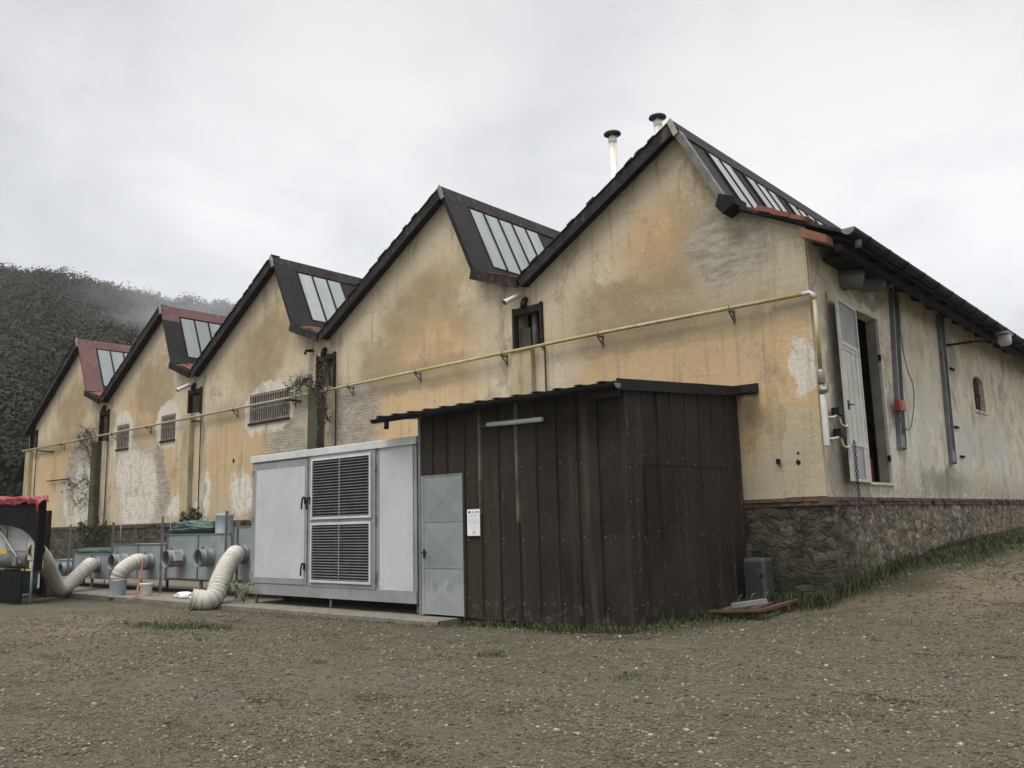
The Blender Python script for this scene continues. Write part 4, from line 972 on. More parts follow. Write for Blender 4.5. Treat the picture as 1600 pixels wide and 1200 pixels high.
# door: frame and three cross-folded panels
dx0, dx1 = -5.875, -4.875; dz0, dz1 = .02, 2.40
mb = MB(); mb.box(dx0 - .04, YS - .02, .0, dx0 + .0, YS + .02, 2.415); mb.box(dx1, YS - .016, .0, dx1 + .014, YS + .02, 2.415); mb.box(dx0, YS - .018, dz1 + .003, dx1, YS + .02, 2.415); mb.build('door_frame', 'door', sh)
mb = MB(); dh = (dz1 - dz0) / 3
for i in range(3):
    a, b = dz0 + i * dh + .012, dz0 + (i + 1) * dh - .012; xm, zm = (dx0 + dx1) / 2, (a + b) / 2; yf = YS - .012
    c = [(dx0 + .03, yf, a), (dx1 - .03, yf, a), (dx1 - .03, yf, b), (dx0 + .03, yf, b)]
    for j in range(4): 
        mb.b.faces.new([mb.b.verts.new(Vector(v)) for v in (c[j], c[(j + 1) % 4], (xm, yf - .03, zm))])
for z in (dz0, dz0 + dh - .012, dz0 + 2 * dh - .012, dz1 - .012): mb.box(dx0, YS - .02, z, dx1, YS + .01, z + (.024 if dz0 < z < dz1 - .02 else .012))
mb.box(dx0, YS - .0195, dz0 + .012, dx0 + .03, YS + .01, dz1 - .012); mb.box(dx1 - .03, YS - .0195, dz0 + .012, dx1, YS + .01, dz1 - .012)
dr = mb.build('door', 'door', sh)
mb = MB(); mb.box(dx0 + .02, YS - .035, .98, dx0 + .06, YS - .02, 1.12); mb.tube([(dx0 + .04, YS - .03, 1.07), (dx0 + .04, YS - .085, 1.07), (dx0 + .17, YS - .09, 1.06)], .012, 8); mb.build('handle', 'black', dr)
# roof sheet with ribs, overhanging the left end, with gutter
mb = MB(); RX0, RX1, RY = -6.86, -1.40, -3.92
mb.hexa([(RX0, RY, zroof(RY)), (RX1, RY, zroof(RY)), (RX1, -.02, zroof(0)), (RX0, -.02, zroof(0))], [(RX0, RY, zroof(RY) + .035), (RX1, RY, zroof(RY) + .035), (RX1, -.02, zroof(0) + .035), (RX0, -.02, zroof(0) + .035)])
rf = mb.build('roof', 'gutter', sh)
mb = MB()
for i in range(14):
    x = RX0 + .12 + i * .42
    if x > RX1 - .1: break
    z = zroof(RY) + .035
    mb.hexa([(x - .07, RY - .05, z), (x + .07, RY - .05, z), (x + .07, -.03, zroof(0) + .035), (x - .07, -.03, zroof(0) + .035)], [(x - .055, RY - .05, z + .015), (x + .055, RY - .05, z + .015), (x + .055, -.03, zroof(0) + .05), (x - .055, -.03, zroof(0) + .05)])
mb.build('roof_rib', 'gutter', rf)
mb = MB(); gy, gz0 = RY - .07, zroof(RY) - .02
pr = [(gy + .075 * math.cos(a), gz0 + .075 * math.sin(a)) for a in np.linspace(math.pi, 2 * math.pi, 9)]; pi_ = [(gy + .065 * math.cos(a), gz0 + .065 * math.sin(a)) for a in np.linspace(2 * math.pi, math.pi, 9)]
mb.prism([(RX0 + .0, y, z) for y, z in pr + pi_], (RX1 - RX0 + .02, 0, 0)); gt = mb.build('gutter', 'gutter', rf)
mb = MB(); mb.tube([(RX0 + .38, gy, gz0 - .06), (RX0 + .38, gy, gz0 - .2)], .045, 10); mb.build('gutter_outlet', 'gutter', gt)
mb = MB(); mb.prism([(RX1 + .02, y, z) for y, z in pr], (.012, 0, 0)); mb.build('gutter_end', 'grey_tin', gt)
mb = MB(); mb.prism([(RX1 - .03, RY - .02, zroof(RY) - .11), (RX1 - .03, -.02, zroof(0) - .11), (RX1 - .03, -.02, zroof(0) + .06), (RX1 - .03, RY - .02, zroof(RY) + .06)], (.034, 0, 0)); mb.build('roof_edge', 'skin_dark', rf)
mb = MB(); mb.prism([(-2.6, -.05, 3.86), (-1.08, -.05, 3.70), (-1.08, -.05, 3.88), (-2.6, -.05, 3.9)], (0, .045, 0)); mb.prism([(-1.38, -.06, 3.69), (-1.08, -.06, 3.69), (-1.08, -.06, 3.71), (-1.38, -.06, 3.71)], (0, -.35, 0)); mb.build('wall_flashing', 'skin_dark', rf)
MB().box(-2.0, YS - .2, 3.34, XS + .06, YS - .15, 3.46).build('bracket_board', 'shed', rf)
mb = MB(); mb.box(XL, YS - .004, 3.38, -1.6, YS + .0, 3.5); mb.b.free()

lp = thing('tube_lamp', 'long grey fluorescent tube lamp under the eave of the brown shed', 'lamp', (-3.67, YS - .06, 3.17))
a = at(761, 664, 1, YS - .08); b = at(848, 655, 1, YS - .08)
mb = MB(); mb.tube([a - Vector((-.0, 0, 0)), a + Vector((.02, 0, 0)), b - Vector((.02, 0, 0)), b], .05, 14, radii=[.03, .041, .041, .03]); mb.build('housing', 'lamp', lp)
mb = MB(); mb.box(a.x + .1, YS - .075, a.z + .02, a.x + .16, YS - .0385, a.z + .05); mb.box(b.x - .16, YS - .075, b.z + .02, b.x - .1, YS - .0385, b.z + .05); mb.each('bracket', 'bracket', lp)
mb = MB(); mb.tube(spline([a, a + Vector((-.1, .03, -.02)), a + Vector((-.2, .04, .02)), a + Vector((-.24, .05, .12))], 5), .008, 6); mb.build('cable', 'cable', lp)

sg = thing('notice_sign', 'white paper notice with small print on the brown shed beside grey door', 'sign', (-4.64, YS - .05, 1.57))
a = at(730, 796, 1, YS - .042); b = at(750.5, 837, 1, YS - .042); x0, x1, zt, zb = a.x, b.x, a.z, b.z; yy = YS - .0425
MB().box(x0, yy - .004, zb, x1, yy, zt).build('sheet', 'paper', sg)
w, h = x1 - x0, zt - zb
mb = MB(); mb.box(x0 + w * .1, yy - .0055, zt - h * .145, x0 + w * .27, yy - .0045, zt - h * .07); mb.build('blue_logo', 'ink_blue', sg)
mb = MB()
mb.tube([(x0 + w * .46, yy - .0045, zt - h * .11), (x0 + w * .46, yy - .0055, zt - h * .11)], w * .05, 10); mb.box(x0 + w * .65, yy - .0055, zt - h * .135, x0 + w * .75, yy - .0045, zt - h * .08); mb.box(x0 + w * .78, yy - .0055, zt - h * .13, x0 + w * .9, yy - .0045, zt - h * .085); mb.build('dark_logo', 'ink_dark', sg)
mb = MB(); random.seed(3)
for r, (ww) in enumerate((.5, .75, .4, 0, .7, .85, .8, .55, 0, .6, .5)):
    if not ww: continue
    z = zt - h * (.2 + r * .052); xs_ = x0 + w * (.5 - ww / 2); xe_ = x0 + w * (.5 + ww / 2); x = xs_
    while x < xe_: 
        l = random.uniform(.012, .035); mb.box(x, yy - .0052, z, min(x + l, xe_), yy - .0045, z + h * .016); x += l + .006
mb.build('print_line', 'ink', sg)
mb = MB(); cx, cz = x0 + w * .5, zb + h * .13
mb.bar((cx - .03, yy - .005, cz - .03), (cx + .02, yy - .005, cz + .035), .006, .001, (0, 1, 0)); mb.bar((cx + .02, yy - .005, cz + .035), (cx + .03, yy - .005, cz - .03), .006, .001, (0, 1, 0)); mb.bar((cx - .02, yy - .0052, cz - .012), (cx + .035, yy - .0052, cz - .006), .006, .001, (0, 1, 0)); mb.build('line_emblem', 'ink_dark', sg)
random.seed(11)

# ------------------------------------------------------------------ grey plant container
CX0, CX1, CY, CZ0, CZ1 = -11.46, -6.05, -3.65, .17, 3.12
ct = thing('ventilation_cabinet', 'large light grey ventilation cabinet with louvred doors beside the brown shed', 'cabinet', ((CX0 + CX1) / 2, CY + 1.2, 0))
MB().box(CX0, CY, CZ0, CX1, CY + 2.4, CZ1 - .12).build('body', 'frame_grey', ct, bevel=.012)
MB().box(CX0 - .03, CY - .05, CZ1 - .117, CX1 + .04, CY + 2.45, CZ1 + .03).build('roof_cap', 'roof_white', ct, bevel=.01)
MB().box(CX1 + .003, CY + .15, CZ0 + .1, CX1 + .035, CY + 2.3, CZ1 - .15).build('end_panel', 'rubber', ct)
def px(u): return at(u, 800, 1, CY).x
mb = MB(); mb.box(CX0 + .002, CY - .02, CZ0 + .003, CX1 - .002, CY - .003, CZ0 + .22); mb.build('base_rail', 'frame_grey', ct)
# left solid door
lx0, lx1 = CX0 + .09, px(481.5); z0, z1 = CZ0 + .235, CZ1 - .16
def ribpanel(x0, z0, x1, z1, y, name, parent):
    mb = MB(); n_ = max(2, round((x1 - x0) / .1)); 
    for i in range(n_):
        xa, xb = lerp(x0, x1, i / n_), lerp(x0, x1, (i + 1) / n_)
        mb.hexa([(xa + .004, y - .0015, z0), (xb - .004, y - .0015, z0), (xb, y, z0), (xa, y, z0)], [(xa + .004, y - .0015, z1), (xb - .004, y - .0015, z1), (xb, y, z1), (xa, y, z1)])
    return mb.build(name, 'panel', parent)
mb = MB(); mb.box(lx0, CY - .03, z0, lx1, CY - .002, z1); d1 = mb.build('door', 'frame_grey', ct, bevel=.006)
ribpanel(lx0 + .13, z0 + .12, lx1 - .08, z1 - .14, CY - .032, 'door_panel', d1)
def lever(x, z, par):
    mb = MB(); mb.box(x - .025, CY - .05, z - .06, x + .025, CY - .03, z + .08); mb.tube(spline([(x, CY - .05, z + .06), (x + .015, CY - .1, z + .07), (x - .01, CY - .11, z - .03), (x - .03, CY - .1, z - .17)], 5), .018, 8); mb.build('handle', 'black', par)
lever(lx1 - .06, at(475, 783, 1, CY).z, d1); lever(lx1 - .06, at(474, 886, 1, CY).z, d1)
# louvred door in the middle
mx0, mx1 = px(483.5), px(588)
mb = MB(); mb.box(mx0, CY - .03, z0 - .02, mx1, CY - .002, z1 + .04); d2 = mb.build('door', 'frame_grey', ct, bevel=.006)
lever(mx0 + .07, at(486, 783, 1, CY).z, d2)
mb = MB()
for z in (.55, 1.6, 2.6): mb.box(mx1 - .03, CY - .05, z, mx1 + .02, CY - .031, z + .16)
mb.each('hinge', 'frame_grey', d2)
zs = at(535, 813, 1, CY).z
for (za, zb2) in ((z0 + .07, zs - .035), (zs + .035, z1 - .02)):
    gx0, gx1 = mx0 + .12, mx1 - .1; t = .045; yb, yf = CY - .032, CY - .065
    mb = MB(); mb.box(gx0, yf, za, gx1, yb, za + t); mb.box(gx0, yf, zb2 - t, gx1, yb, zb2); mb.box(gx0, yf, za + t, gx0 + t, yb, zb2 - t); mb.box(gx1 - t, yf, za + t, gx1, yb, zb2 - t)
    lv = mb.build('louvre', 'alu', d2)
    MB().box(gx0 + t, yb - .001, za + t, gx1 - t, yb + .0005, zb2 - t).build('louvre_back', 'black', lv)
    mb = MB(); ns = 20
    for i in range(ns):
        z = lerp(za + t + .01, zb2 - t - .05, i / (ns - 1)); mb.hexa([(gx0 + t, yf + .004, z), (gx1 - t, yf + .004, z), (gx1 - t, yb - .006, z + .014), (gx0 + t, yb - .006, z + .014)], [(gx0 + t, yf + .002, z + .015), (gx1 - t, yf + .002, z + .015), (gx1 - t, yb - .004, z + .019), (gx0 + t, yb - .004, z + .019)])
    mb.build('slat', 'slat_grey', lv)
    xm = (gx0 + gx1) / 2; MB().box(xm - .014, yf - .004, za + t, xm + .014, yf + .0015, zb2 - t).build('mullion', 'slat_grey', lv)
# right fixed panel with dents
rx0, rx1 = px(593), CX1 - .1
ribpanel(rx0, z0 - .06, rx1, z1 + .1, CY - .004, 'panel', ct)
mb = MB(); mb.box(rx0 - .03, CY - .012, z0 - .1, rx0 - .008, CY - .002, z1 + .12); mb.box(rx1 + .006, CY - .012, z0 - .1, rx1 + .02, CY - .002, z1 + .12); mb.build('panel_trim', 'frame_grey', ct)
mb = MB()
for (u, v, r) in ((595, 912, .09), (413, 752, .045), (636, 728, .03), (636, 852, .05), (598, 921, .07)):
    p = at(u, v, 1, CY - .01); yq = CY - .0365 if u < 480 else CY - .0085
    mb.b.faces.new([mb.b.verts.new(Vector((p.x + r * math.cos(t) * random.uniform(.3, 1.), yq, p.z + r * 1.6 * math.sin(t) * random.uniform(.4, 1.1)))) for t in np.linspace(0, 6.28, 8, endpoint=False)])
mb.each('dent', 'roof_white', ct)
mb = MB()
for i, x in enumerate((CX0 + .15, (CX0 + CX1) / 2 + .1, CX1 - .06)):
    mb.tube([(x, CY + .08, -.06), (x, CY + .08, CZ0)], .03, 8); mb.tube([(x, CY + 2.2, -.06), (x, CY + 2.2, CZ0)], .03, 8)
mb.each('leg', 'post_zinc', ct)
mb = MB(); mb.box(CX0 + .4, CY + .6, -.055, CX1 - .3, CY + .9, CZ0 - .003); mb.build('skid', 'rust', ct)
mb = MB(); 
for x in (CX0 + .12,):
    mb.tube([(x + .05 * math.cos(t), CY + .3, CZ1 + .06 + .05 * math.sin(t)) for t in np.linspace(0, 2 * math.pi, 13)], .011, 6, cap=False)
mb.build('lifting_eye', 'bracket', ct)
MB().box(CX1 + .04, CY + .05, 2.88, CX1 + .09, CY + .14, 2.97).build('lug', 'roof_white', ct)
mb = MB()
for z in (.5, 1.7, 2.7): mb.box(CX0 + .06, CY - .05, z, CX0 + .11, CY - .031, z + .14)
mb.each('hinge', 'frame_grey', d1)

# ------------------------------------------------------------------ air duct on posts
YD = -3.0
dt = thing('air_duct', 'stepped galvanised air duct with round outlets on posts along the foot of the wall', 'duct', (-17, YD + .5, 0))
secs = [(-13.28, -11.5, .39, 1.62), (-16.52, -13.32, .36, 1.46), (-19.82, -16.56, .30, 1.22), (-22.5, -19.86, .24, .96), (-24.4, -22.54, .18, .75)]
for (x0, x1, z0, z1) in secs:
    mb = MB(); mb.box(x0, YD, z0, x1, YD + .95, z1); s_ = mb.build('duct_section', 'zinc', dt, bevel=.008)
    mb = MB()
    for x in (x0 + .012, (x0 + x1) / 2, x1 - .012): mb.box(x - .014, YD - .03, z0 - .012, x + .014, YD - .003, z1 + .012)
    mb.box(x0, YD - .018, z0 - .016, x1, YD - .004, z0 + .012); mb.box(x0, YD - .018, z1 - .012, x1, YD - .004, z1 + .016)
    mb.build('flange', 'post_zinc', s_)
spig = [((381.7, 866), .215, .26), ((329, 871), .215, .34), ((283, 872), .215, .42), ((236, 877.6), .21, .28), ((197, 877), .215, .42), ((153, 883), .21, .28), ((110, 889), .2, .3)]
ends = []
for i, ((u, v), r, ln) in enumerate(spig):
    p = at(u, v, 1, YD); a = Vector((p.x, YD - .002, p.z)); b = a + Vector((0, -ln, 0)); ends.append(b)
    mb = MB(); mb.tube([a, a + Vector((0, -.02, 0)), a + Vector((0, -.03, 0)), a + Vector((0, -ln * .6, 0)), a + Vector((0, -ln * .62, 0)), a + Vector((0, -ln * .66, 0)), b - Vector((0, -.03, 0)), b], r, 24, cap=False, radii=[r * 1.06, r * 1.06, r, r, r * 1.05, r, r, r * 1.04])
    o_ = mb.build('outlet', 'outlet_zinc', dt); md = o_.modifiers.new('wall', 'SOLIDIFY'); md.thickness = .012; md.offset = -1
    MB().tube([a + Vector((0, -ln * .3, 0)), a + Vector((0, -ln * .34, 0))], r * .97, 24).build('damper', 'post_zinc', o_)
    if i in (1, 2, 0, 3, 4):
        q = a + Vector((0, -ln * .64, r)); mb = MB(); mb.tube([q, q + Vector((0, 0, .09))], .012, 8); mb.box(q.x - .03, q.y - .02, q.z, q.x + .03, q.y + .02, q.z + .03); mb.build('damper_lever', 'bracket', o_)
    if i in (2, 4):
        q = a + Vector((r * .8, -ln * .5, -.02)); mb = MB(); mb.box(q.x - .02, q.y - .1, q.z - .03, q.x + .12, q.y + .1, q.z + .12); mb.build('actuator', 'lamp', o_); MB().box(q.x - .01, q.y - .08, q.z - .14, q.x + .1, q.y + .04, q.z - .032).build('actuator_motor', 'tile' if i == 2 else 'lamp', o_)
def gslab(x): return lerp(-.075, -.02, (x + 34) / 29)
for (x, zt, w) in ((-12.86, 1.74, .03), (-13.36, 2.0, .05), (-16.56, 1.95, .045), (-19.5, 1.85, .045), (-22.5, 1.83, .02)):
    mb = MB(); g_ = gslab(x)
    mb.box(x - w / 2, YD - .17, g_, x - w / 2 + .008, YD - .12, zt); mb.box(x - w / 2 + .008, YD - .128, g_, x + w / 2 + .012, YD - .12, zt); mb.box(x - .05, YD - .2, g_, x + .05, YD - .09, g_ + .012); mb.build('post', 'post_zinc', dt)
for (x, za, zb2) in ((-17.4, 1.2, 1.84), (-20.45, .95, 1.83), (-14.9, 1.4, 1.75), (-21.4, .2, .9), (-23.4, .1, .6)):
    MB().tube([(x, YD + .5, gslab(x) if za < .5 else za), (x, YD + .5, zb2)], .012, 8).build('threaded_rod', 'post_zinc', dt)
for x in (-14.9, -18.2, -21.3, -23.8): 
    mb = MB(); zb2 = [s for s in secs if s[0] <= x <= s[1]][0][2]; mb.box(x - .04, YD + .06, gslab(x), x + .04, YD + .12, zb2 - .003); mb.box(x - .04, YD + .85, gslab(x), x + .04, YD + .9, zb2 - .003); mb.each('support_leg', 'post_zinc', dt)
# round vent pot standing on the duct
a = at(350, 836, 1, YD + .55); zz = 1.465
mb = MB(); mb.tube([(a.x, YD + .55, zz), (a.x, YD + .55, zz + .02), (a.x, YD + .55, zz + .42), (a.x, YD + .55, zz + .46), (a.x, YD + .55, zz + .5)], .22, 22, radii=[.23, .22, .22, .235, .2]); o = mb.build('vent_pot', 'zinc', None, loc=(a.x, YD + .55, zz)); tag(o, 'short round grey vent pot standing on the duct next to the green tarpaulin', 'vent')

# ------------------------------------------------------------------ flexible hoses
def hose(name, label, ctrl, r, group, flare=None, open_end=True):
    pts = spline(ctrl, 24); L = [0]
    for i in range(1, len(pts)): L.append(L[-1] + (pts[i] - pts[i - 1]).length)
    tot = L[-1]; pitch = .085; nn = int(tot / pitch) * 4; res = []; rad = []; j = 0
    for i in range(nn + 1):
        s_ = tot * i / nn
        while j < len(L) - 2 and L[j + 1] < s_: j += 1
        t = (s_ - L[j]) / max(1e-6, L[j + 1] - L[j]); res.append(pts[j].lerp(pts[j + 1], min(1, t)))
        ph = i % 4; rad.append(r * (1.0, .99, .90, .99)[ph] * (1 + .02 * mn.noise((s_ * 3, r, 0))))
    o = thing(name, label, 'hose', tuple(res[0]), group)
    MB().tube(res, r, 26, cap=False, radii=rad, smooth=True).build('duct_hose', 'hose', o)
    mb = MB()
    for i in range(2, nn + 1, 4):
        d = (res[min(i + 1, nn)] - res[max(i - 1, 0)]).normalized(); mb.tube([res[i] - d * .006, res[i] + d * .006], r * .915, 26, cap=False)
    mb.build('wire_rib', 'hose_rib', o)
    d = (res[1] - res[0]).normalized(); MB().tube([res[0] - d * .03, res[0] + d * .02], r * 1.03, 24, cap=False).build('clamp_ring', 'post_zinc', o)
    return o, res
hg = 'ribbed air hoses'
e = ends[0]
h1, r1 = hose('flexible_hose', 'ribbed cream hose beside the grey cabinet with its open end on the gravel', [e + Vector((0, .03, 0)), at(366, 869, 1, -3.4), at(356, 882, 1, -3.62), at(343, 910, 1, -3.98), at(337, 929, 1, -4.15), at(325, 938, 1, -4.32), at(310, 937, 1, -4.46), at(299, 935, 1, -4.58)], .218, hg)
e = ends[3]
h3, r3 = hose('flexible_hose', 'short ribbed cream hose curling from the duct into a grey metal flare', [e + Vector((0, .03, 0)), at(214, 877, 1, -3.5), at(200, 884, 1, -3.75), at(189, 893, 1, -3.95), at(185, 902, 1, -4.0), at(185, 908, 1, -4.0)], .2, hg)
mb = MB(); q = r3[-1]; mb.tube([q + Vector((0, 0, .02)), q + Vector((0, 0, -.05)), q + Vector((-.02, -.0, -.22)), q + Vector((-.03, -.02, -.40))], .2, 20, cap=False, radii=[.205, .205, .2, .23]); o = mb.build('flare', 'zinc', h3)
e = ends[5]
h2, r2 = hose('flexible_hose', 'V-shaped ribbed cream hose sagging between the duct and the red-topped machine', [e + Vector((0, .03, 0)), at(140, 883, 1, -3.5), at(128, 894, 1, -3.75), at(110, 911, 1, -4.1), at(97, 919.5, 1, -4.35), at(88, 914, 1, -4.55), at(80, 898, 1, -4.8), at(71, 878, 1, -5.25), at(63, 866, 1, -5.55), at(57, 860, 1, -5.75)], .205, hg)

# ------------------------------------------------------------------ loose things at the plant
bx = at(228, 929, 1, -3.75)
bk = thing('bucket', 'small cream plastic bucket standing on the concrete edge near the duct', 'bucket', (bx.x, -3.75, gslab(bx.x)))
mb = MB(); z = gslab(bx.x); mb.tube([(bx.x, -3.75, z), (bx.x, -3.75, z + .005), (bx.x, -3.75, z + .27), (bx.x, -3.75, z + .275), (bx.x, -3.75, z + .31), (bx.x, -3.75, z + .325), (bx.x, -3.75, z + .325), (bx.x, -3.75, z + .05)], .15, 22, radii=[.125, .13, .148, .16, .16, .155, .14, .115]); mb.build('pail', 'bucket', bk)
mb = MB(); mb.tube([(bx.x + .155 * math.cos(t), -3.75 - .17, z + .25 + .09 * math.sin(t) - .09) for t in np.linspace(math.pi, 2 * math.pi, 9)], .005, 6); mb.build('handle', 'post_zinc', bk)
a = at(223.5, 872, 1, -3.75); q0 = at(221, 890, 1, -3.85); q1 = at(217, 910, 1, -4.0); q2 = at(208, 935, 1, -4.3)
mb = MB(); mb.tube(spline([a, q0, q1, q2, q2 + Vector((-.15, -.1, -.02))], 8), .014, 8); mb.tube(spline([a + Vector((.03, 0, 0)), q0 + Vector((.03, -.01, .02)), q1 + Vector((.05, 0, .03)), q2 + Vector((.04, .05, .02))], 8), .014, 6); o = mb.build('orange_strap', 'orange', None, loc=tuple(a)); tag(o, 'faded orange strap hanging down from the hose beside the bucket', 'strap')
# tarpaulins: lumpy sheets
def blob(name, cx, cy, cz, lx, ly, lz, mat, seed, wr=.25):
    b = bmesh.new(); bmesh.ops.create_icosphere(b, subdivisions=5, radius=1)
    for v in b.verts:
        p = v.co.copy(); p.z = max(p.z, -.55); d = 1 + wr * mn.noise(p * 1.4 + Vector((seed, 0, 0))) + wr * .5 * (1 - abs(mn.noise(Vector((p.x * 2.2 + p.z * 2, p.y * 1.5, p.z * 5 + seed))))) ** 3 - wr * .3
        v.co = Vector((cx + p.x * lx * d, cy + p.y * ly * d, cz + p.z * lz * d))
    for f in b.faces: f.smooth = True
    mb = MB(); mb.b.free(); mb.b = b; return mb.build(name, mat, None, loc=(cx, cy, cz))
a = at(307, 828, 1, YD + .45)
o = blob('tarpaulin', a.x - .1, YD + .48, 1.46 + .13, 1.05, .5, .26, 'tarp_green', 2); tag(o, 'crumpled dark green tarpaulin bundle lying on the tall duct section', 'tarpaulin', 'green tarpaulins on the duct')
a = at(146, 861, 1, YD + .4)
o = blob('tarpaulin', a.x + .1, YD + .5, .96 + .05, 1.5, .5, .1, 'tarp_green', 8, .2); tag(o, 'flattened dark green tarpaulin lying on the low far section of the duct', 'tarpaulin', 'green tarpaulins on the duct')
a = at(296, 926, 1, -3.5)
o = blob('plastic_sack', a.x, -3.6, gslab(a.x) + .06, .4, .16, .085, 'bag', 5, .3); tag(o, 'empty white plastic sack lying on the concrete behind the bent hose', 'sack')

# ------------------------------------------------------------------ covered machine at the far left
mc = thing('covered_machine', 'grey machine inside a black curved hood topped by a red tarpaulin at the left edge', 'machine', (-19, -6, 0))
ym = -6.0
def mp(u, v, y=ym): return at(u, v, 1, y)
xr = mp(57, 850).x; zt = mp(50, 778).z; xl = xr - 4.6
cut = [mp(57 - 3, 875), mp(56.5, 850), mp(55, 845), mp(47, 835), mp(36, 827), mp(22, 822), mp(8, 820), mp(-5, 820)]
zb_ = cut[0].z
poly = [(xl, ym, zt + .12), (xr + .02, ym, zt), (xr + .05, ym, zt - .3), (xr, ym, mp(57, 892).z), (xr - .14, ym, mp(57, 892).z)] + [(p.x - .1, ym, p.z) for p in cut[1:]] + [(xl, ym, cut[-1].z - .02)]
MB().prism(poly, (0, .16, 0)).build('hood', 'rubber', mc)
MB().hexa([(xl, ym + .165, zt - .5), (xr - .35, ym + .165, zt - .5), (xr - 2.8, ym + 1.2, zt - .5), (xl, ym + 1.2, zt - .5)], [(xl, ym + .165, zt + .08), (xr - .35, ym + .165, zt - .03), (xr - 2.8, ym + 1.2, zt - .03), (xl, ym + 1.2, zt + .08)]).build('hood_roof', 'rubber', mc)
# red tarpaulin draped over the top
b = bmesh.new(); nu, nv = 70, 20; g = []
for j in range(nv + 1):
    for i in range(nu + 1):
        s_ = i / nu; x = lerp(xl, xr + .18, s_); t = j / nv
        if t < .35: y = ym - .06 - .03 * abs(math.sin(s_ * 23)); z = zt + .13 - .13 * s_ + lerp(-.17 - .02 * math.sin(s_ * 13) - .015 * math.sin(s_ * 29 + 1) - (.12 * sm((s_ - .95) / .04)), 0, t / .35)
        else: y = lerp(ym - .06, ym + 1.0, (t - .35) / .65) if s_ < .4 else lerp(ym - .06, ym + lerp(1.0, .16, (s_ - .4) / .6), (t - .35) / .65); z = zt + .13 - .13 * s_ + .05 * math.sin(s_ * 17 + t * 5) * .6
        z += mn.noise(Vector((s_ * 14, t * 5, 0))) * .05; y += mn.noise(Vector((s_ * 20, t * 4, 3))) * .03
        if s_ > .96: z -= (s_ - .96) / .04 * .12
        g.append(b.verts.new((x, y, z)))
for j in range(nv):
    for i in range(nu):
        a_ = j * (nu + 1) + i; f = b.faces.new((g[a_], g[a_ + 1], g[a_ + nu + 2], g[a_ + nu + 1])); f.smooth = True
mb = MB(); mb.b.free(); mb.b = b; o = mb.build('tarpaulin', 'tarp_red', mc); md = o.modifiers.new('thick', 'SOLIDIFY'); md.thickness = .012
# grey body under the hood
yb = ym + .3
mpb = lambda u, v: at(u, v, 1, yb - .12)
mb = MB(); q_ = mp(42, 850, yb).x; mb.hexa([(xl, yb, mp(0, 868).z), (q_, yb, mp(0, 868).z), (q_ - 2.0, yb + .7, mp(0, 868).z), (xl, yb + .7, mp(0, 868).z)], [(xl, yb, cut[-1].z + .05), (q_, yb, cut[-1].z + .05), (q_ - 2.0, yb + .7, cut[-1].z + .05), (xl, yb + .7, cut[-1].z + .05)]); bd = mb.build('body', 'machine', mc, bevel=.02)
MB().box(xl, yb - .04, mp(0, 892).z, mp(11.5, 850, yb).x, yb - .004, mp(0, 818).z).build('side_plate', 'machine', mc, bevel=.008)
mb = MB(); mb.tube([(xl, yb + .05, mp(0, 875).z), (mpb(43, 870).x, yb + .05, mp(0, 875).z)], .24, 20); mb.build('drum', 'machine_dark', mc)
a = mpb(43, 845); b2 = mpb(56, 876); mb = MB(); mb.box(a.x, yb - .12, b2.z, b2.x, yb - .02, a.z + .25); mb.build('junction_box', 'machine', mc, bevel=.01)
mb = MB(); p = mpb(44, 880); mb.box(p.x, yb - .1, p.z - .14, p.x + .4, yb + .1, p.z + .06); mb.build('valve_block', 'machine', mc, bevel=.02)
mb = MB(); 
for (u0, v0, u1, v1) in ((0, 858, 11, 865), (43, 856, 55, 859), (45, 861, 50, 866), (33, 888, 37, 892), (40, 889, 49, 892)):
    a = at(u0, v0, 1, yb - .125); b2 = at(u1, v1, 1, yb - .125); mb.box(a.x, yb - .13, b2.z, b2.x, yb - .122, a.z)
mb.box(xl, yb - .015, mp(0, 861).z - .03, mp(42, 850, yb).x, yb - .003, mp(0, 861).z); mb.each('warning_stripe', 'stripe', mc)
a = at(-4, 822, 1, ym + .1); b2 = at(33, 881, 1, ym + .1); MB().tube([a, b2], .045, 10).build('strut', 'post_zinc', mc)
mb = MB(); p = at(24, 876, 1, ym + .05); mb.box(p.x - .12, ym + .02, p.z - .12, p.x + .12, ym + .08, p.z + .1); mb.build('bracket', 'brass', mc)
mb = MB(); p = mp(26, 905); zl_ = float(gz(-18, -6)) - .05; zh_ = mp(0, 893).z; mb.hexa([(xl, ym + .1, zl_), (p.x, ym + .1, zl_), (p.x - 1.6, ym + .7, zl_), (xl, ym + .7, zl_)], [(xl, ym + .1, zh_), (p.x, ym + .1, zh_), (p.x - 1.6, ym + .7, zh_), (xl, ym + .7, zh_)]); mb.build('base', 'rubber', mc, bevel=.02)
lq = at(50, 895, 1, ym + .2); MB().tube([(lq.x, ym + .2, -.2), (lq.x, ym + .2, mp(50, 885).z)], .03, 8).build('leg', 'post_zinc', mc)
a = at(40, 900, 1, -4.6); mb = MB(); z = -.1
mb.tube([(a.x, -4.6, z), (a.x, -4.6, z + .02), (a.x, -4.6, z + .25), (a.x, -4.6, z + .27), (a.x, -4.6, z + .3), (a.x, -4.6, z + .55), (a.x, -4.6, z + .58), (a.x, -4.6, z + .8), (a.x, -4.6, z + .82)], .32, 22, radii=[.31, .32, .32, .33, .32, .32, .33, .32, .3]); o = mb.build('drum', 'blue_drum', None, loc=(a.x, -4.6, z)); tag(o, 'blue plastic drum standing in the dark behind the red-topped machine', 'drum')
mb = MB(); xa, xb = at(66, 840, 1, -4.4).x, at(77, 840, 1, -4.4).x; za = at(70, 798, 1, -4.4).z
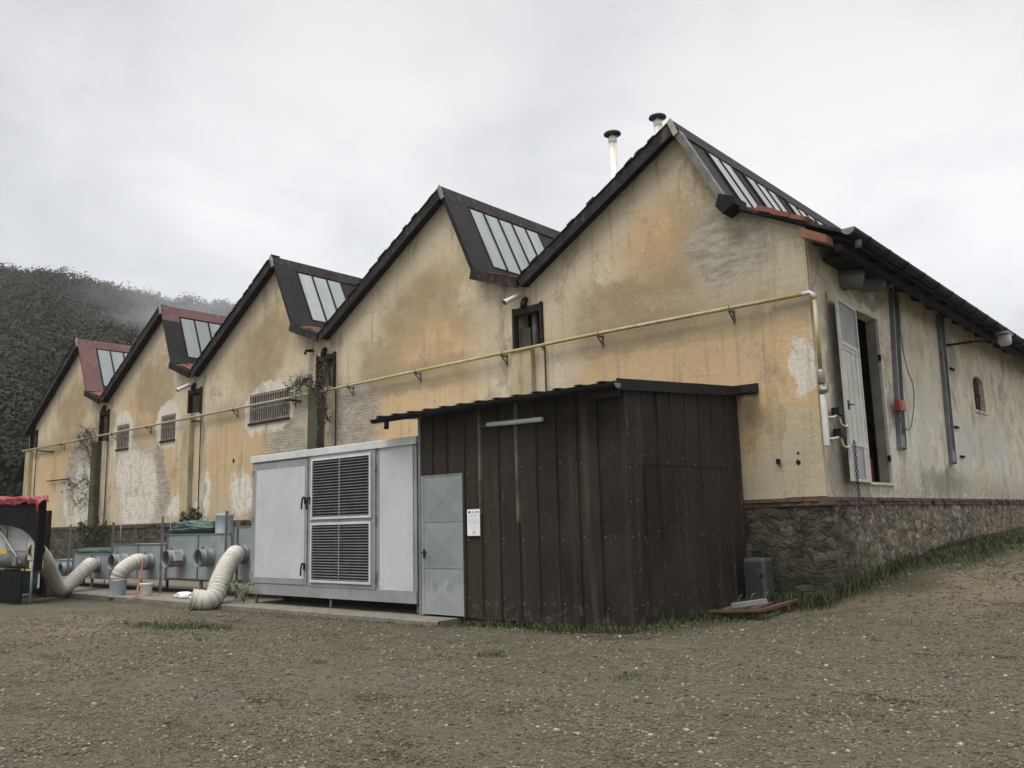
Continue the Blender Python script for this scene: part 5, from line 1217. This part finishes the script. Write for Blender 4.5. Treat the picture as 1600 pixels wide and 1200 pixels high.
mb.box(xa, -4.4, -.14, xb - .18, -4.3, za); o = mb.build('steel_post', 'rust', None, loc=(xa, -4.4, -.14)); tag(o, 'dark rusty square post standing just right of the red-topped machine', 'post')
mb = MB(); mb.box(at(50, 925, 1, -4.25).x, -4.35, -.16, at(78, 926, 1, -4.25).x, -4.2, .02); o = mb.build('timber_baulk', 'old_wood', None, loc=(-20, -4.3, -.1)); tag(o, 'pale timber baulk lying on the ground under the V-shaped hose', 'timber')

# ------------------------------------------------------------------ things right of the shed
ht = thing('perforated_cabinet', 'grey-green metal cabinet with perforated front beside the brown shed and stone base', 'cabinet', (-1.15, -.35, .1))
mb = MB(); a = at(1163, 873, 1, -.5); x0, x1 = -1.34, -.95; mb.box(x0, -.55, .16, x1, -.2, .86); cb = mb.build('casing', 'heater', ht, bevel=.05)
mb = MB()
for i in range(10):
    for j in range(16):
        if i > 6 and 9 < j < 14: continue
        x = x0 + .06 + i * .028; z = .24 + j * .034; mb.box(x, -.554, z, x + .014, -.5505, z + .018)
mb.build('vent_hole', 'black', ht)
MB().box(x1 - .1, -.556, .55, x1 - .03, -.5505, .6).build('display', 'black', ht)
mb = MB(); mb.box(x0 + .03, -.5, .1, x0 + .07, -.25, .162); mb.box(x1 - .07, -.5, .1, x1 - .03, -.25, .162); mb.each('foot', 'black', ht)
pa = thing('wooden_pallet', 'low broken reddish wooden pallet lying in the grass beside the shed', 'pallet', (-.95, -1.1, .05))
def gh(x, y): return float(gz(x, y))
mb = MB()
c = [at(1108, 955, 2, .12), at(1190, 954, 2, .14), at(1246, 938, 2, .17)]
mb.bar(c[0], c[1], .1, .035); mb.build('board', 'pallet', pa)
MB().bar(c[1] + Vector((0, .0, .005)), c[2], .1, .04).build('board', 'pallet', pa)
mb = MB()
for t in (.25, .5, .75):
    p = c[0].lerp(c[1], t) + Vector((0, 0, 0)); q = p + Vector((-.12, 1.05, .03)); mb.bar(p + (q - p) * .1, q, .12, .025)
mb.build('board', 'pallet', pa)
mb = MB()
for p in (c[0].lerp(c[1], .1), c[0].lerp(c[1], .9), c[1].lerp(c[2], .6)): mb.box(p.x - .05, p.y + .02, p.z - .12, p.x + .05, p.y + .12, p.z - .02)
mb.each('block', 'pallet', pa)
tr = thing('metal_tray', 'light grey metal strip with wire clips lying across the wooden pallet', 'tray', tuple(at(1170, 945, 1, -1.6)))
a = at(1143, 947, 1, -1.75); b = at(1199, 939, 1, -1.55)
mb = MB(); mb.bar(a, b, .05, .085); mb.build('strip', 'post_zinc', tr, bevel=.01)
mb = MB()
for t in (.2, .55, .95):
    p = a.lerp(b, t); mb.tube([p + Vector((0, 0, .04)), p + Vector((.01, .03, .12)), p + Vector((.04, .06, .15))], .005, 5)
mb.each('wire_clip', 'post_zinc', tr)

# ------------------------------------------------------------------ climbing plants
def climber(name, label, root, paths, nleaf, lsize, spread, group=None, stem='twig', leaf='ivy'):
    o = thing(name, label, 'climbing plant', tuple(root), group); st = MB(); V = []
    for path in paths:
        pts = spline(path, 8); st.tube(pts, .01, 5, radii=[lerp(.022, .007, i / (len(pts) - 1)) for i in range(len(pts))])
        for i in range(2, len(pts), 2):
            for _ in range(3):
                d = Vector((random.uniform(-1, 1), random.uniform(-.5, .1), random.uniform(-.6, .8))); L_ = random.uniform(.15, .45) * spread
                q = pts[i] + d.normalized() * L_; q.y = min(q.y, -.04); m_ = (pts[i] + q) / 2 + Vector((0, -.03, .03)); st.tube([pts[i], m_, q], .003, 4, radii=[.009, .007, .004])
                V += [pts[i].lerp(m_, .7), m_, m_.lerp(q, .5), q]
    st.build('stem', stem, o); lf = MB()
    for _ in range(nleaf):
        p = random.choice(V) + Vector((random.gauss(0, .05), random.gauss(0, .03), random.gauss(0, .05))); p.y = min(p.y, -.02)
        a = Vector((random.uniform(-1, 1), random.uniform(-1, .3), random.uniform(-1, 1))).normalized() * lsize * random.uniform(.6, 1.3); b = a.orthogonal().normalized() * a.length * .55
        b.rotate(Matrix.Rotation(random.uniform(0, 6.28), 3, a.normalized()))
        lf.quad(p - a, p + b, p + a, p - b)
    lf.build('leaf', leaf, o)
    return o
def wp(u, v, y): return at(u, v, 1, y)
climber('climbing_plant', 'leafy ivy clinging to the niche and dark pilaster left of the brown shed roof', wp(505, 700, -.3), [[wp(505, 690, -.28), wp(507, 640, -.3), wp(512, 590, -.26), wp(508, 565, -.2)], [wp(508, 640, -.3), wp(498, 610, -.3), wp(500, 575, -.25)], [wp(503, 620, -.28), wp(485, 606, -.2), wp(465, 600, -.15), wp(452, 612, -.12)], [wp(500, 610, -.28), wp(478, 596, -.18), wp(462, 615, -.15)], [wp(505, 640, -.3), wp(516, 660, -.28)]], 950, .028, .9, 'ivy on the pilasters')
climber('climbing_plant', 'bare spreading creeper on the far dark pilaster behind the low duct', wp(148, 815, -.25), [[wp(148, 812, -.25), wp(146, 760, -.25), wp(148, 700, -.25), wp(152, 660, -.22)], [wp(147, 770, -.2), wp(135, 750, -.12), wp(122, 756, -.08), wp(112, 766, -.06)], [wp(147, 730, -.2), wp(135, 700, -.12), wp(125, 690, -.08)], [wp(148, 700, -.2), wp(140, 676, -.12), wp(133, 682, -.08)], [wp(147, 790, -.2), wp(132, 778, -.1), wp(120, 790, -.06)]], 800, .034, 1.4, 'ivy on the pilasters')
a = wp(296, 812, -.3)
climber('climbing_plant', 'small ivy tuft at the foot of the pale pilaster above the green tarpaulin', a, [[wp(300, 818, -.3), wp(302, 806, -.3), wp(306, 798, -.25)], [wp(300, 818, -.3), wp(290, 810, -.3), wp(284, 812, -.3)], [wp(300, 818, -.3), wp(310, 812, -.3), wp(314, 808, -.3)]], 420, .045, .8, 'ivy on the pilasters')
a = wp(148, 835, -.3)
climber('climbing_plant', 'dark ivy mass covering the stone base beneath the far pilaster', a, [[wp(150, 850, -.3), wp(150, 830, -.3), wp(150, 815, -.25)], [wp(148, 850, -.3), wp(135, 832, -.25), wp(128, 822, -.2)], [wp(150, 850, -.3), wp(160, 835, -.3), wp(166, 825, -.2)], [wp(145, 845, -.3), wp(138, 846, -.3), wp(126, 846, -.2)]], 1100, .05, 1.2, 'ivy on the pilasters')
# shrub sprouting from the second valley gutter
vx = VV[1][0] + .15
rp = Vector((vx, .9, 6.85)); o = thing('valley_shrub', 'small self-sown shrub sprouting from the roof valley between two gables', 'shrub', tuple(rp)); st = MB(); lf = MB()
for i in range(9):
    a = random.uniform(0, 6.28); h_ = random.uniform(.4, 1.0); e = rp + Vector((math.cos(a) * .4 + .05, math.sin(a) * .4, h_)); mid = rp.lerp(e, .5) + Vector((0, 0, .1)); st.tube([rp, mid, e], .006, 5, radii=[.012, .008, .003])
    for _ in range(26):
        p = mid.lerp(e, random.random() ** .7) + Vector([random.gauss(0, .06) for _ in range(3)]); d = Vector([random.uniform(-1, 1) for _ in range(3)]).normalized() * random.uniform(.03, .06); b = d.orthogonal().normalized() * d.length * .5; lf.quad(p - d, p + b, p + d, p - b)
st.build('stem', 'twig', o); lf.build('leaf', 'ivy', o)
# dry plant drooping under the cabinet's left end
rp = Vector((-11.6, -3.7, -.03)); o = thing('dry_plant', 'pale drooping plant growing on the concrete by the cabinet left end', 'plant', tuple(rp)); st = MB(); lf = MB()
for i in range(14):
    a = random.uniform(0, 6.28); e = rp + Vector((math.cos(a) * .5 + .1, math.sin(a) * .25 - .15, random.uniform(.1, .5))); mid = rp.lerp(e, .5) + Vector((0, 0, .15)); st.tube([rp, mid, e], .004, 5)
    for _ in range(14):
        p = mid.lerp(e, random.random()) + Vector([random.gauss(0, .03) for _ in range(3)]); d = Vector([random.uniform(-1, 1) for _ in range(3)]).normalized() * .035; b = d.orthogonal().normalized() * .012; lf.quad(p - d, p + b, p + d, p - b)
st.build('stem', 'pale_twig', o); lf.build('leaf', 'pale_twig', o)

# ------------------------------------------------------------------ gravel, grass, weeds
def gvec(x, y):
    z = gz(x, y)
    n_ = np.array([mn.noise((a * .55, b * .55, 0)) * .05 + mn.noise((a * 2.1, b * 2.1, 3)) * .018 for a, b in zip(x, y)])
    return z + n_ * np.where(y > -3.8, .5, .8)
def visible_area(n):
    """yard in front of the buildings, thinner away from the middle of the yard"""
    r = 1.5 + 20 * rng.random(n) ** 1.5; a = rng.uniform(R(-12), R(100), n)
    x = CAM[0] - r * np.sin(a); y = CAM[1] + r * np.cos(a)
    ok = ~((y > -4.1) & (x < -1.3)) & ~((x < .25) & (y > -.4)) & (x > -19) & (y > -13.8) & (x < 9) & (y < 8)
    return x[ok], y[ok], r[ok]
ico = bmesh.new(); bmesh.ops.create_icosphere(ico, subdivisions=1, radius=1)
iv = np.array([v.co[:] for v in ico.verts]); jf = np.array([[v.index for v in f.verts] for f in ico.faces]); ico.free()
x, y, r = visible_area(270000)
cl = np.array([mn.noise((a * .8, b * .8, 7)) for a, b in zip(x, y)])
keep = rng.random(len(x)) < np.clip(.62 + cl * .9, .12, 1); x, y, r = x[keep], y[keep], r[keep]
z = gvec(x, y); n_ = len(x)
size = np.clip(rng.lognormal(math.log(.0092), .42, n_), .0045, .022) * np.interp(r, [2, 8, 16], [.9, 1.05, 1.35])
sc = size[:, None] * np.stack([rng.uniform(.8, 1.4, n_), rng.uniform(.8, 1.4, n_), rng.uniform(.45, .85, n_)], 1)
ang = rng.uniform(0, 6.28, n_); ca, sa = np.cos(ang), np.sin(ang)
J = iv[None] * (1 + rng.uniform(-.22, .22, (n_, len(iv), 1))) * sc[:, None]
vx_ = J[..., 0] * ca[:, None] - J[..., 1] * sa[:, None]; vy_ = J[..., 0] * sa[:, None] + J[..., 1] * ca[:, None]
Vt = np.stack([vx_ + x[:, None], vy_ + y[:, None], J[..., 2] + (z + size * .12)[:, None]], -1).reshape(-1, 3)
Ft = (jf[None] + (np.arange(n_) * len(iv))[:, None, None]).reshape(-1, 3)
np_mesh('gravel', Vt, Ft, 'stones', 'stuff')

def blades(name, mat, x, y, h, w, lean, label):
    n_ = len(x); z = gvec(x, y) - .01; a = rng.uniform(0, 6.28, n_); l = rng.uniform(.2, 1, n_) * lean * h
    dx, dy = np.cos(a), np.sin(a); px_, py_ = -dy * w / 2, dx * w / 2
    b = np.stack([x, y, z], 1); mid = b + np.stack([dx * l * .35, dy * l * .35, h * .6], 1); tip = b + np.stack([dx * l, dy * l, h * (1 - .25 * lean)], 1); pr_ = np.stack([px_, py_, np.zeros(n_)], 1)
    Vb = np.stack([b - pr_, b + pr_, mid + pr_ * .7, mid - pr_ * .7, tip], 1).reshape(-1, 3); k = np.arange(n_)[:, None] * 5
    F = np.concatenate([k + np.array([[0, 1, 2]]), k + np.array([[0, 2, 3]]), k + np.array([[3, 2, 4]])])
    o = np_mesh(name, Vb, F, mat, 'stuff'); return tag(o, label)
gx, gy = [], []
def add_line(x0, y0, x1, y1, n, sd):
    t = rng.random(n); gx.append(lerp(x0, x1, t) + rng.normal(0, sd, n)); gy.append(lerp(y0, y1, t) + rng.normal(0, sd, n))
def add_blob(cx, cy, sx, sy, n): gx.append(rng.normal(cx, sx, n)); gy.append(rng.normal(cy, sy, n))
add_line(-4.6, -3.85, -1.5, -3.85, 6500, .085); add_line(-1.40, -3.9, -1.1, -1.2, 6500, .15); add_line(-1.3, -2.6, -.6, -1.5, 1500, .16); add_line(-.9, -.6, .1, -.25, 1800, .16)
add_line(.3, 0, .45, 8, 7000, .2); add_line(.75, 2.5, 1.2, 9, 9000, .36); add_line(1.1, 5, 2.0, 12, 8000, .5); add_line(3.5, 5, 4.5, 10, 1800, .5)
add_blob(-8.9, -6.1, .5, .18, 2200); add_blob(-9.8, -6.6, .6, .16, 1200); add_blob(-1.9, -6.2, .16, .1, 500); add_blob(.2, -6.6, .22, .12, 500)
for _ in range(34): add_blob(rng.uniform(-9, 4), rng.uniform(-9.5, -4.6), .06, .05, int(rng.integers(8, 40)))
for _ in range(26): add_blob(rng.uniform(0.6, 4), rng.uniform(-3.5, 4), .1, .08, int(rng.integers(10, 50)))
x = np.concatenate(gx); y = np.concatenate(gy); ok = ~((x < .06) & (y > -.1)) & ~((x < -1.5) & (y > -3.7)); ok &= rng.random(len(x)) < np.clip(.62 + 1.5 * np.array([mn.noise((a * 1.3, b * 1.3, 4)) + .6 * mn.noise((a * 4, b * 4, 2)) for a, b in zip(x, y)]), .04, 1); x, y = x[ok], y[ok]
far = np.hypot(x - CAM[0], y - CAM[1])
blades('grass', 'grass', x, y, rng.uniform(.025, .1, len(x)) * rng.choice([.6, 1, 1.6], len(x)) * np.interp(far, [5, 12, 20], [.5, .8, 1.2]), .006 * np.interp(far, [5, 12, 20], [.8, 1.3, 2.2]), .8, 'short green grass along the shed, the stone base and the slope')
gx, gy = [], []
add_line(-1.0, -.5, .1, -.2, 500, .12); add_line(.12, 0, .3, 3, 900, .1); add_line(-1.2, -1.2, -.9, -.4, 500, .12)
x = np.concatenate(gx); y = np.concatenate(gy); ok = ~((x < .06) & (y > -.1)); x, y = x[ok], y[ok]
blades('tall_weeds', 'grass', x, y, rng.uniform(.08, .4, len(x)), .009, 1.2, 'rank weeds at the foot of the dark stone corner')
gx, gy = [], []
for (u, v, su, sv, n) in ((955, 1010, .5, .1, 420), (415, 1100, .35, .08, 260), (505, 995, .5, .1, 260), (240, 990, .6, .1, 260), (590, 1100, .4, .1, 160), (640, 1160, .5, .12, 220), (790, 1125, .35, .1, 160), (1330, 1135, .7, .14, 260), (1380, 1106, .35, .06, 260), (1540, 1040, .5, .1, 320), (1450, 1038, .25, .06, 160), (500, 1040, .3, .07, 160), (270, 1140, .5, .1, 200), (590, 1185, .6, .1, 300), (80, 1025, .5, .1, 200)):
    p = at(u, v, 2, -.1); add_blob(p.x, p.y, su * .55, sv * .9, n)
    for _ in range(3): add_blob(p.x + rng.normal(0, su * .5), p.y + rng.normal(0, sv), su * .2, sv * .4, n // 3)
for _ in range(60): add_blob(rng.uniform(-14, 5), rng.uniform(-10.5, -4.8), rng.uniform(.05, .35), .06, int(rng.integers(15, 80)))
x = np.concatenate(gx); y = np.concatenate(gy); ok = ~((x < .06) & (y > -.1)) & ~((x < -1.5) & (y > -4.2)); x, y = x[ok], y[ok]
blades('dry_weeds', 'dry', x, y, rng.uniform(.012, .034, len(x)), .012, 2.4, 'scattered flat brown dead weeds and leaf litter on the gravel')

# ------------------------------------------------------------------ wooded hill behind, left
az = np.array([30, 45, 52, 59.6, 62.4, 66.2, 69.8, 73.2, 78, 84, 92, 100, 112, 125]); el = np.array([3, 9, 12.5, 14.2, 14.45, 15.0, 15.5, 15.3, 15.4, 15.6, 14.5, 13, 10, 6])
def hillz(A, r):
    top = np.interp(np.degrees(A), az, el); ridge = 270.; H_ = ridge * np.tan(np.radians(top)) - 6.4
    t = np.clip((r - 62) / (ridge - 62), 0, 1); f_ = t ** 1.12; f_ = np.where(r > ridge, 1 - sm((r - ridge) / 260) * .8, f_)
    return -.6 + H_ * f_
A = np.radians(np.linspace(24, 128, 150)); rr = np.concatenate([np.linspace(55, 270, 80), np.linspace(280, 500, 20)])
AA, RR = np.meshgrid(A, rr); HZ = hillz(AA, RR); hx = CAM[0] - RR * np.sin(AA); hy = CAM[1] + RR * np.cos(AA)
HZ = HZ + np.array([mn.noise((a * .03, b * .03, 0)) * 2.2 for a, b in zip(hx.ravel(), hy.ravel())]).reshape(HZ.shape) * np.clip((RR - 70) / 80, 0, 1)
I = (np.arange(len(rr) - 1)[:, None] * len(A) + np.arange(len(A) - 1)[None]).ravel()
np_mesh('hill', np.stack([hx.ravel(), hy.ravel(), HZ.ravel()], 1), np.stack([I, I + 1, I + len(A) + 1, I + len(A)], 1), 'hill', 'structure', True)
NC = 6000; NL = 300
ra = np.radians(rng.uniform(54, 96, NC)); rd = 66 + (285 - 66) * rng.random(NC) ** .75
cx = CAM[0] - rd * np.sin(ra); cy = CAM[1] + rd * np.cos(ra); cz = hillz(ra, rd) + np.array([mn.noise((a * .03, b * .03, 0)) * 2.2 for a, b in zip(cx, cy)]) * np.clip((rd - 70) / 80, 0, 1)
cr = 1.6 + 2.7 * rng.random(NC) ** 1.5 * np.interp(rd, [66, 150, 280], [.8, 1, 1.1])
dirs = rng.normal(size=(NC, NL, 3)); dirs /= np.linalg.norm(dirs, axis=2, keepdims=True); dirs[..., 2] = np.where(dirs[..., 2] < -.35, -dirs[..., 2], dirs[..., 2])
lum = 1 + .22 * np.sin(dirs[..., 0] * 5 + ra[:, None] * 900) * np.sin(dirs[..., 1] * 6 + rd[:, None]) + .05 * rng.normal(size=(NC, NL))
pos = np.stack([cx, cy, cz + cr * 1.15], 1)[:, None] + dirs * (cr[:, None, None] * np.array([1, 1, 1.1])) * lum[..., None] * rng.uniform(.84, 1.02, (NC, NL, 1))
nrm_ = dirs + rng.normal(0, .28, (NC, NL, 3)); nrm_ /= np.linalg.norm(nrm_, axis=2, keepdims=True)
tv = np.cross(nrm_, rng.normal(size=(NC, NL, 3))); tv /= np.linalg.norm(tv, axis=2, keepdims=True); bv = np.cross(nrm_, tv)
s_ = rng.uniform(.15, .32, (NC, NL, 1)) * np.interp(rd, [66, 150, 280], [.7, 1.0, 1.35])[:, None, None]
Vq = np.stack([pos - tv * s_, pos + bv * s_ * .8, pos + tv * s_, pos - bv * s_ * .8], 2).reshape(-1, 3)
Fq = np.arange(NC * NL * 4).reshape(-1, 4)
fo = np_mesh('forest', Vq, Fq, 'forest', 'stuff'); tag(fo, 'dark mixed autumn woodland covering the hillside behind the factory')
pal = np.array([(.030, .042, .020), (.040, .052, .024), (.025, .036, .020), (.052, .055, .026), (.052, .044, .025), (.058, .040, .024), (.045, .042, .025), (.02, .03, .018)])
tone = np.array([mn.noise((a * .02, b * .02, 5)) for a, b in zip(cx, cy)])
ci = np.clip((rng.random(NC) * 5 + tone * 7 + 1).astype(int), 0, 7); tc = pal[ci] * rng.uniform(.5, .92, (NC, 1)) * np.array([1, .92, .9]); 
at_ = fo.data.attributes.new('tint', 'FLOAT_COLOR', 'POINT'); at_.data.foreach_set('color', np.concatenate([np.repeat(tc, NL * 4, 0), np.ones((NC * NL * 4, 1))], 1).astype(np.float32).ravel())

# ------------------------------------------------------------------ misty air, drifting wisp
def volume(name, density, color, noise_=None):
    m_ = bpy.data.materials.new(name); m_.use_nodes = True; t = m_.node_tree; t.nodes.remove(t.nodes['Principled BSDF']); v = t.nodes.new('ShaderNodeVolumePrincipled')
    v.inputs['Color'].default_value = (*color, 1); v.inputs['Density'].default_value = density; v.inputs['Anisotropy'].default_value = 0
    t.links.new(v.outputs[0], t.nodes['Material Output'].inputs['Volume']); return m_
HAZE = True
if HAZE:
    MAT['haze'] = volume('haze_air', .0003, (.93, .95, .97))
    o = MB().box(-600, -600, -4, 600, 600, 95).build('haze', 'haze'); o['kind'] = 'stuff'

def soft_mist():
    m_ = volume('drifting_mist', .01, (.93, .95, .97)); t = m_.node_tree; v = [n_ for n_ in t.nodes if n_.type == 'PRINCIPLED_VOLUME'][0]
    tc_ = t.nodes.new('ShaderNodeTexCoord'); ln = t.nodes.new('ShaderNodeVectorMath'); ln.operation = 'LENGTH'; t.links.new(tc_.outputs['Object'], ln.inputs[0])
    nz_ = t.nodes.new('ShaderNodeTexNoise'); nz_.inputs['Scale'].default_value = 1.7; nz_.inputs['Detail'].default_value = 3; t.links.new(tc_.outputs['Object'], nz_.inputs['Vector'])
    a_ = t.nodes.new('ShaderNodeMapRange'); a_.interpolation_type = 'SMOOTHSTEP'; t.links.new(ln.outputs['Value'], a_.inputs[0])
    for i_, q_ in enumerate((.98, .1, 0, 1)): a_.inputs[i_ + 1].default_value = q_
    b_ = t.nodes.new('ShaderNodeMapRange'); t.links.new(nz_.outputs[0], b_.inputs[0])
    for i_, q_ in enumerate((.38, .66, .1, .028)): b_.inputs[i_ + 1].default_value = q_
    b_.inputs[3].default_value = 0; b_.inputs[4].default_value = .05
    c_ = t.nodes.new('ShaderNodeMath'); c_.operation = 'MULTIPLY'; t.links.new(a_.outputs[0], c_.inputs[0]); t.links.new(b_.outputs[0], c_.inputs[1]); t.links.new(c_.outputs[0], v.inputs['Density']); return m_
MAT['mist'] = soft_mist()
dr_ = Vector(FW + RT * (285 - 800) / FPX - UP * (472 - 600) / FPX).normalized(); c = Vector(CAM) + dr_ * 170
b = bmesh.new(); bmesh.ops.create_icosphere(b, subdivisions=4, radius=1); mb = MB(); mb.b.free(); mb.b = b
o = mb.build('mist', 'mist'); o.location = c; o.scale = (20, 26, 9); o.rotation_euler = (0, R(-6), R(25)); tag(o, 'thin wisp of mist drifting in front of the wooded hill', kind='stuff')

# ------------------------------------------------------------------ sky and light
w = bpy.data.worlds.new('World'); S.world = w; w.use_nodes = True; t = w.node_tree; N = t.nodes; L = t.links
for n_ in list(N): N.remove(n_)
out = N.new('ShaderNodeOutputWorld'); sky = N.new('ShaderNodeTexSky'); sky.sky_type = 'NISHITA'; sky.sun_disc = False
SUN_EL, SUN_AZ = R(62), R(186)
sky.sun_elevation = SUN_EL; sky.sun_rotation = SUN_AZ; sky.dust_density = 3
b1 = N.new('ShaderNodeBackground'); b1.inputs[1].default_value = .08; L.new(sky.outputs[0], b1.inputs[0])
tc = N.new('ShaderNodeTexCoord'); sp = N.new('ShaderNodeSeparateXYZ'); L.new(tc.outputs['Generated'], sp.inputs[0])
def wmath(op, a, b=None):
    n_ = N.new('ShaderNodeMath'); n_.operation = op
    for i, v in enumerate((a, b)):
        if v is None: continue
        if hasattr(v, 'is_output'): L.new(v, n_.inputs[i])
        else: n_.inputs[i].default_value = v
    return n_.outputs[0]
def wmr(v, a, b, c, d):
    n_ = N.new('ShaderNodeMapRange'); n_.interpolation_type = 'SMOOTHSTEP'; L.new(v, n_.inputs[0])
    for i, q in enumerate((a, b, c, d)): n_.inputs[i + 1].default_value = q
    return n_.outputs[0]
zc = wmath('ADD', wmath('MAXIMUM', sp.outputs[2], 0), .22)
cv = N.new('ShaderNodeCombineXYZ'); L.new(wmath('DIVIDE', sp.outputs[0], zc), cv.inputs[0]); L.new(wmath('DIVIDE', sp.outputs[1], zc), cv.inputs[1]); cv.inputs[2].default_value = 3.7
def wnoise(scale, detail, rough, dist=0):
    n_ = N.new('ShaderNodeTexNoise'); L.new(cv.outputs[0], n_.inputs['Vector']); n_.inputs['Scale'].default_value = scale; n_.inputs['Detail'].default_value = detail; n_.inputs['Roughness'].default_value = rough; n_.inputs['Distortion'].default_value = dist; return n_.outputs[0]
c1 = wnoise(.85, 5, .5, .3); c2 = wnoise(2.4, 6, .55, .4)
cl_ = wmath('ADD', wmath('MULTIPLY', c1, .7), wmath('MULTIPLY', c2, .3))
shade = wmr(cl_, .36, .64, 0, 1)
mx = N.new('ShaderNodeMix'); mx.data_type = 'RGBA'; L.new(shade, mx.inputs[0]); mx.inputs[6].default_value = (.56, .572, .605, 1); mx.inputs[7].default_value = (.85, .86, .87, 1)
# an overcast dome: layered grey band at mid height, three times brighter overhead than near the horizon
zen = wmath('MULTIPLY', wmr(sp.outputs[2], .25, .58, 1.0, .84), wmr(sp.outputs[2], .58, .92, 1.0, 4.3))
b2 = N.new('ShaderNodeBackground'); L.new(mx.outputs[2], b2.inputs[0]); L.new(zen, b2.inputs[1])
ms = N.new('ShaderNodeMixShader'); ms.inputs[0].default_value = .95; L.new(b1.outputs[0], ms.inputs[1]); L.new(b2.outputs[0], ms.inputs[2]); L.new(ms.outputs[0], out.inputs[0])
sl = bpy.data.lights.new('sun', 'SUN'); sl.energy = 1.5; sl.angle = R(32); sl.color = (1, .97, .92); so = bpy.data.objects.new('sun', sl); COL.objects.link(so)
dirv = Vector((math.sin(SUN_AZ) * math.cos(SUN_EL), math.cos(SUN_AZ) * math.cos(SUN_EL), math.sin(SUN_EL)))
so.rotation_euler = dirv.to_track_quat('Z', 'Y').to_euler()

vs = S.view_settings; S.display_settings.display_device = 'sRGB'; vs.view_transform = 'Standard'; vs.look = 'None'; vs.exposure = .3; vs.gamma = 1; vs.use_curve_mapping = False
S.render.engine = 'CYCLES'; S.cycles.max_bounces = 6; S.cycles.volume_bounces = 0; S.cycles.use_denoising = True
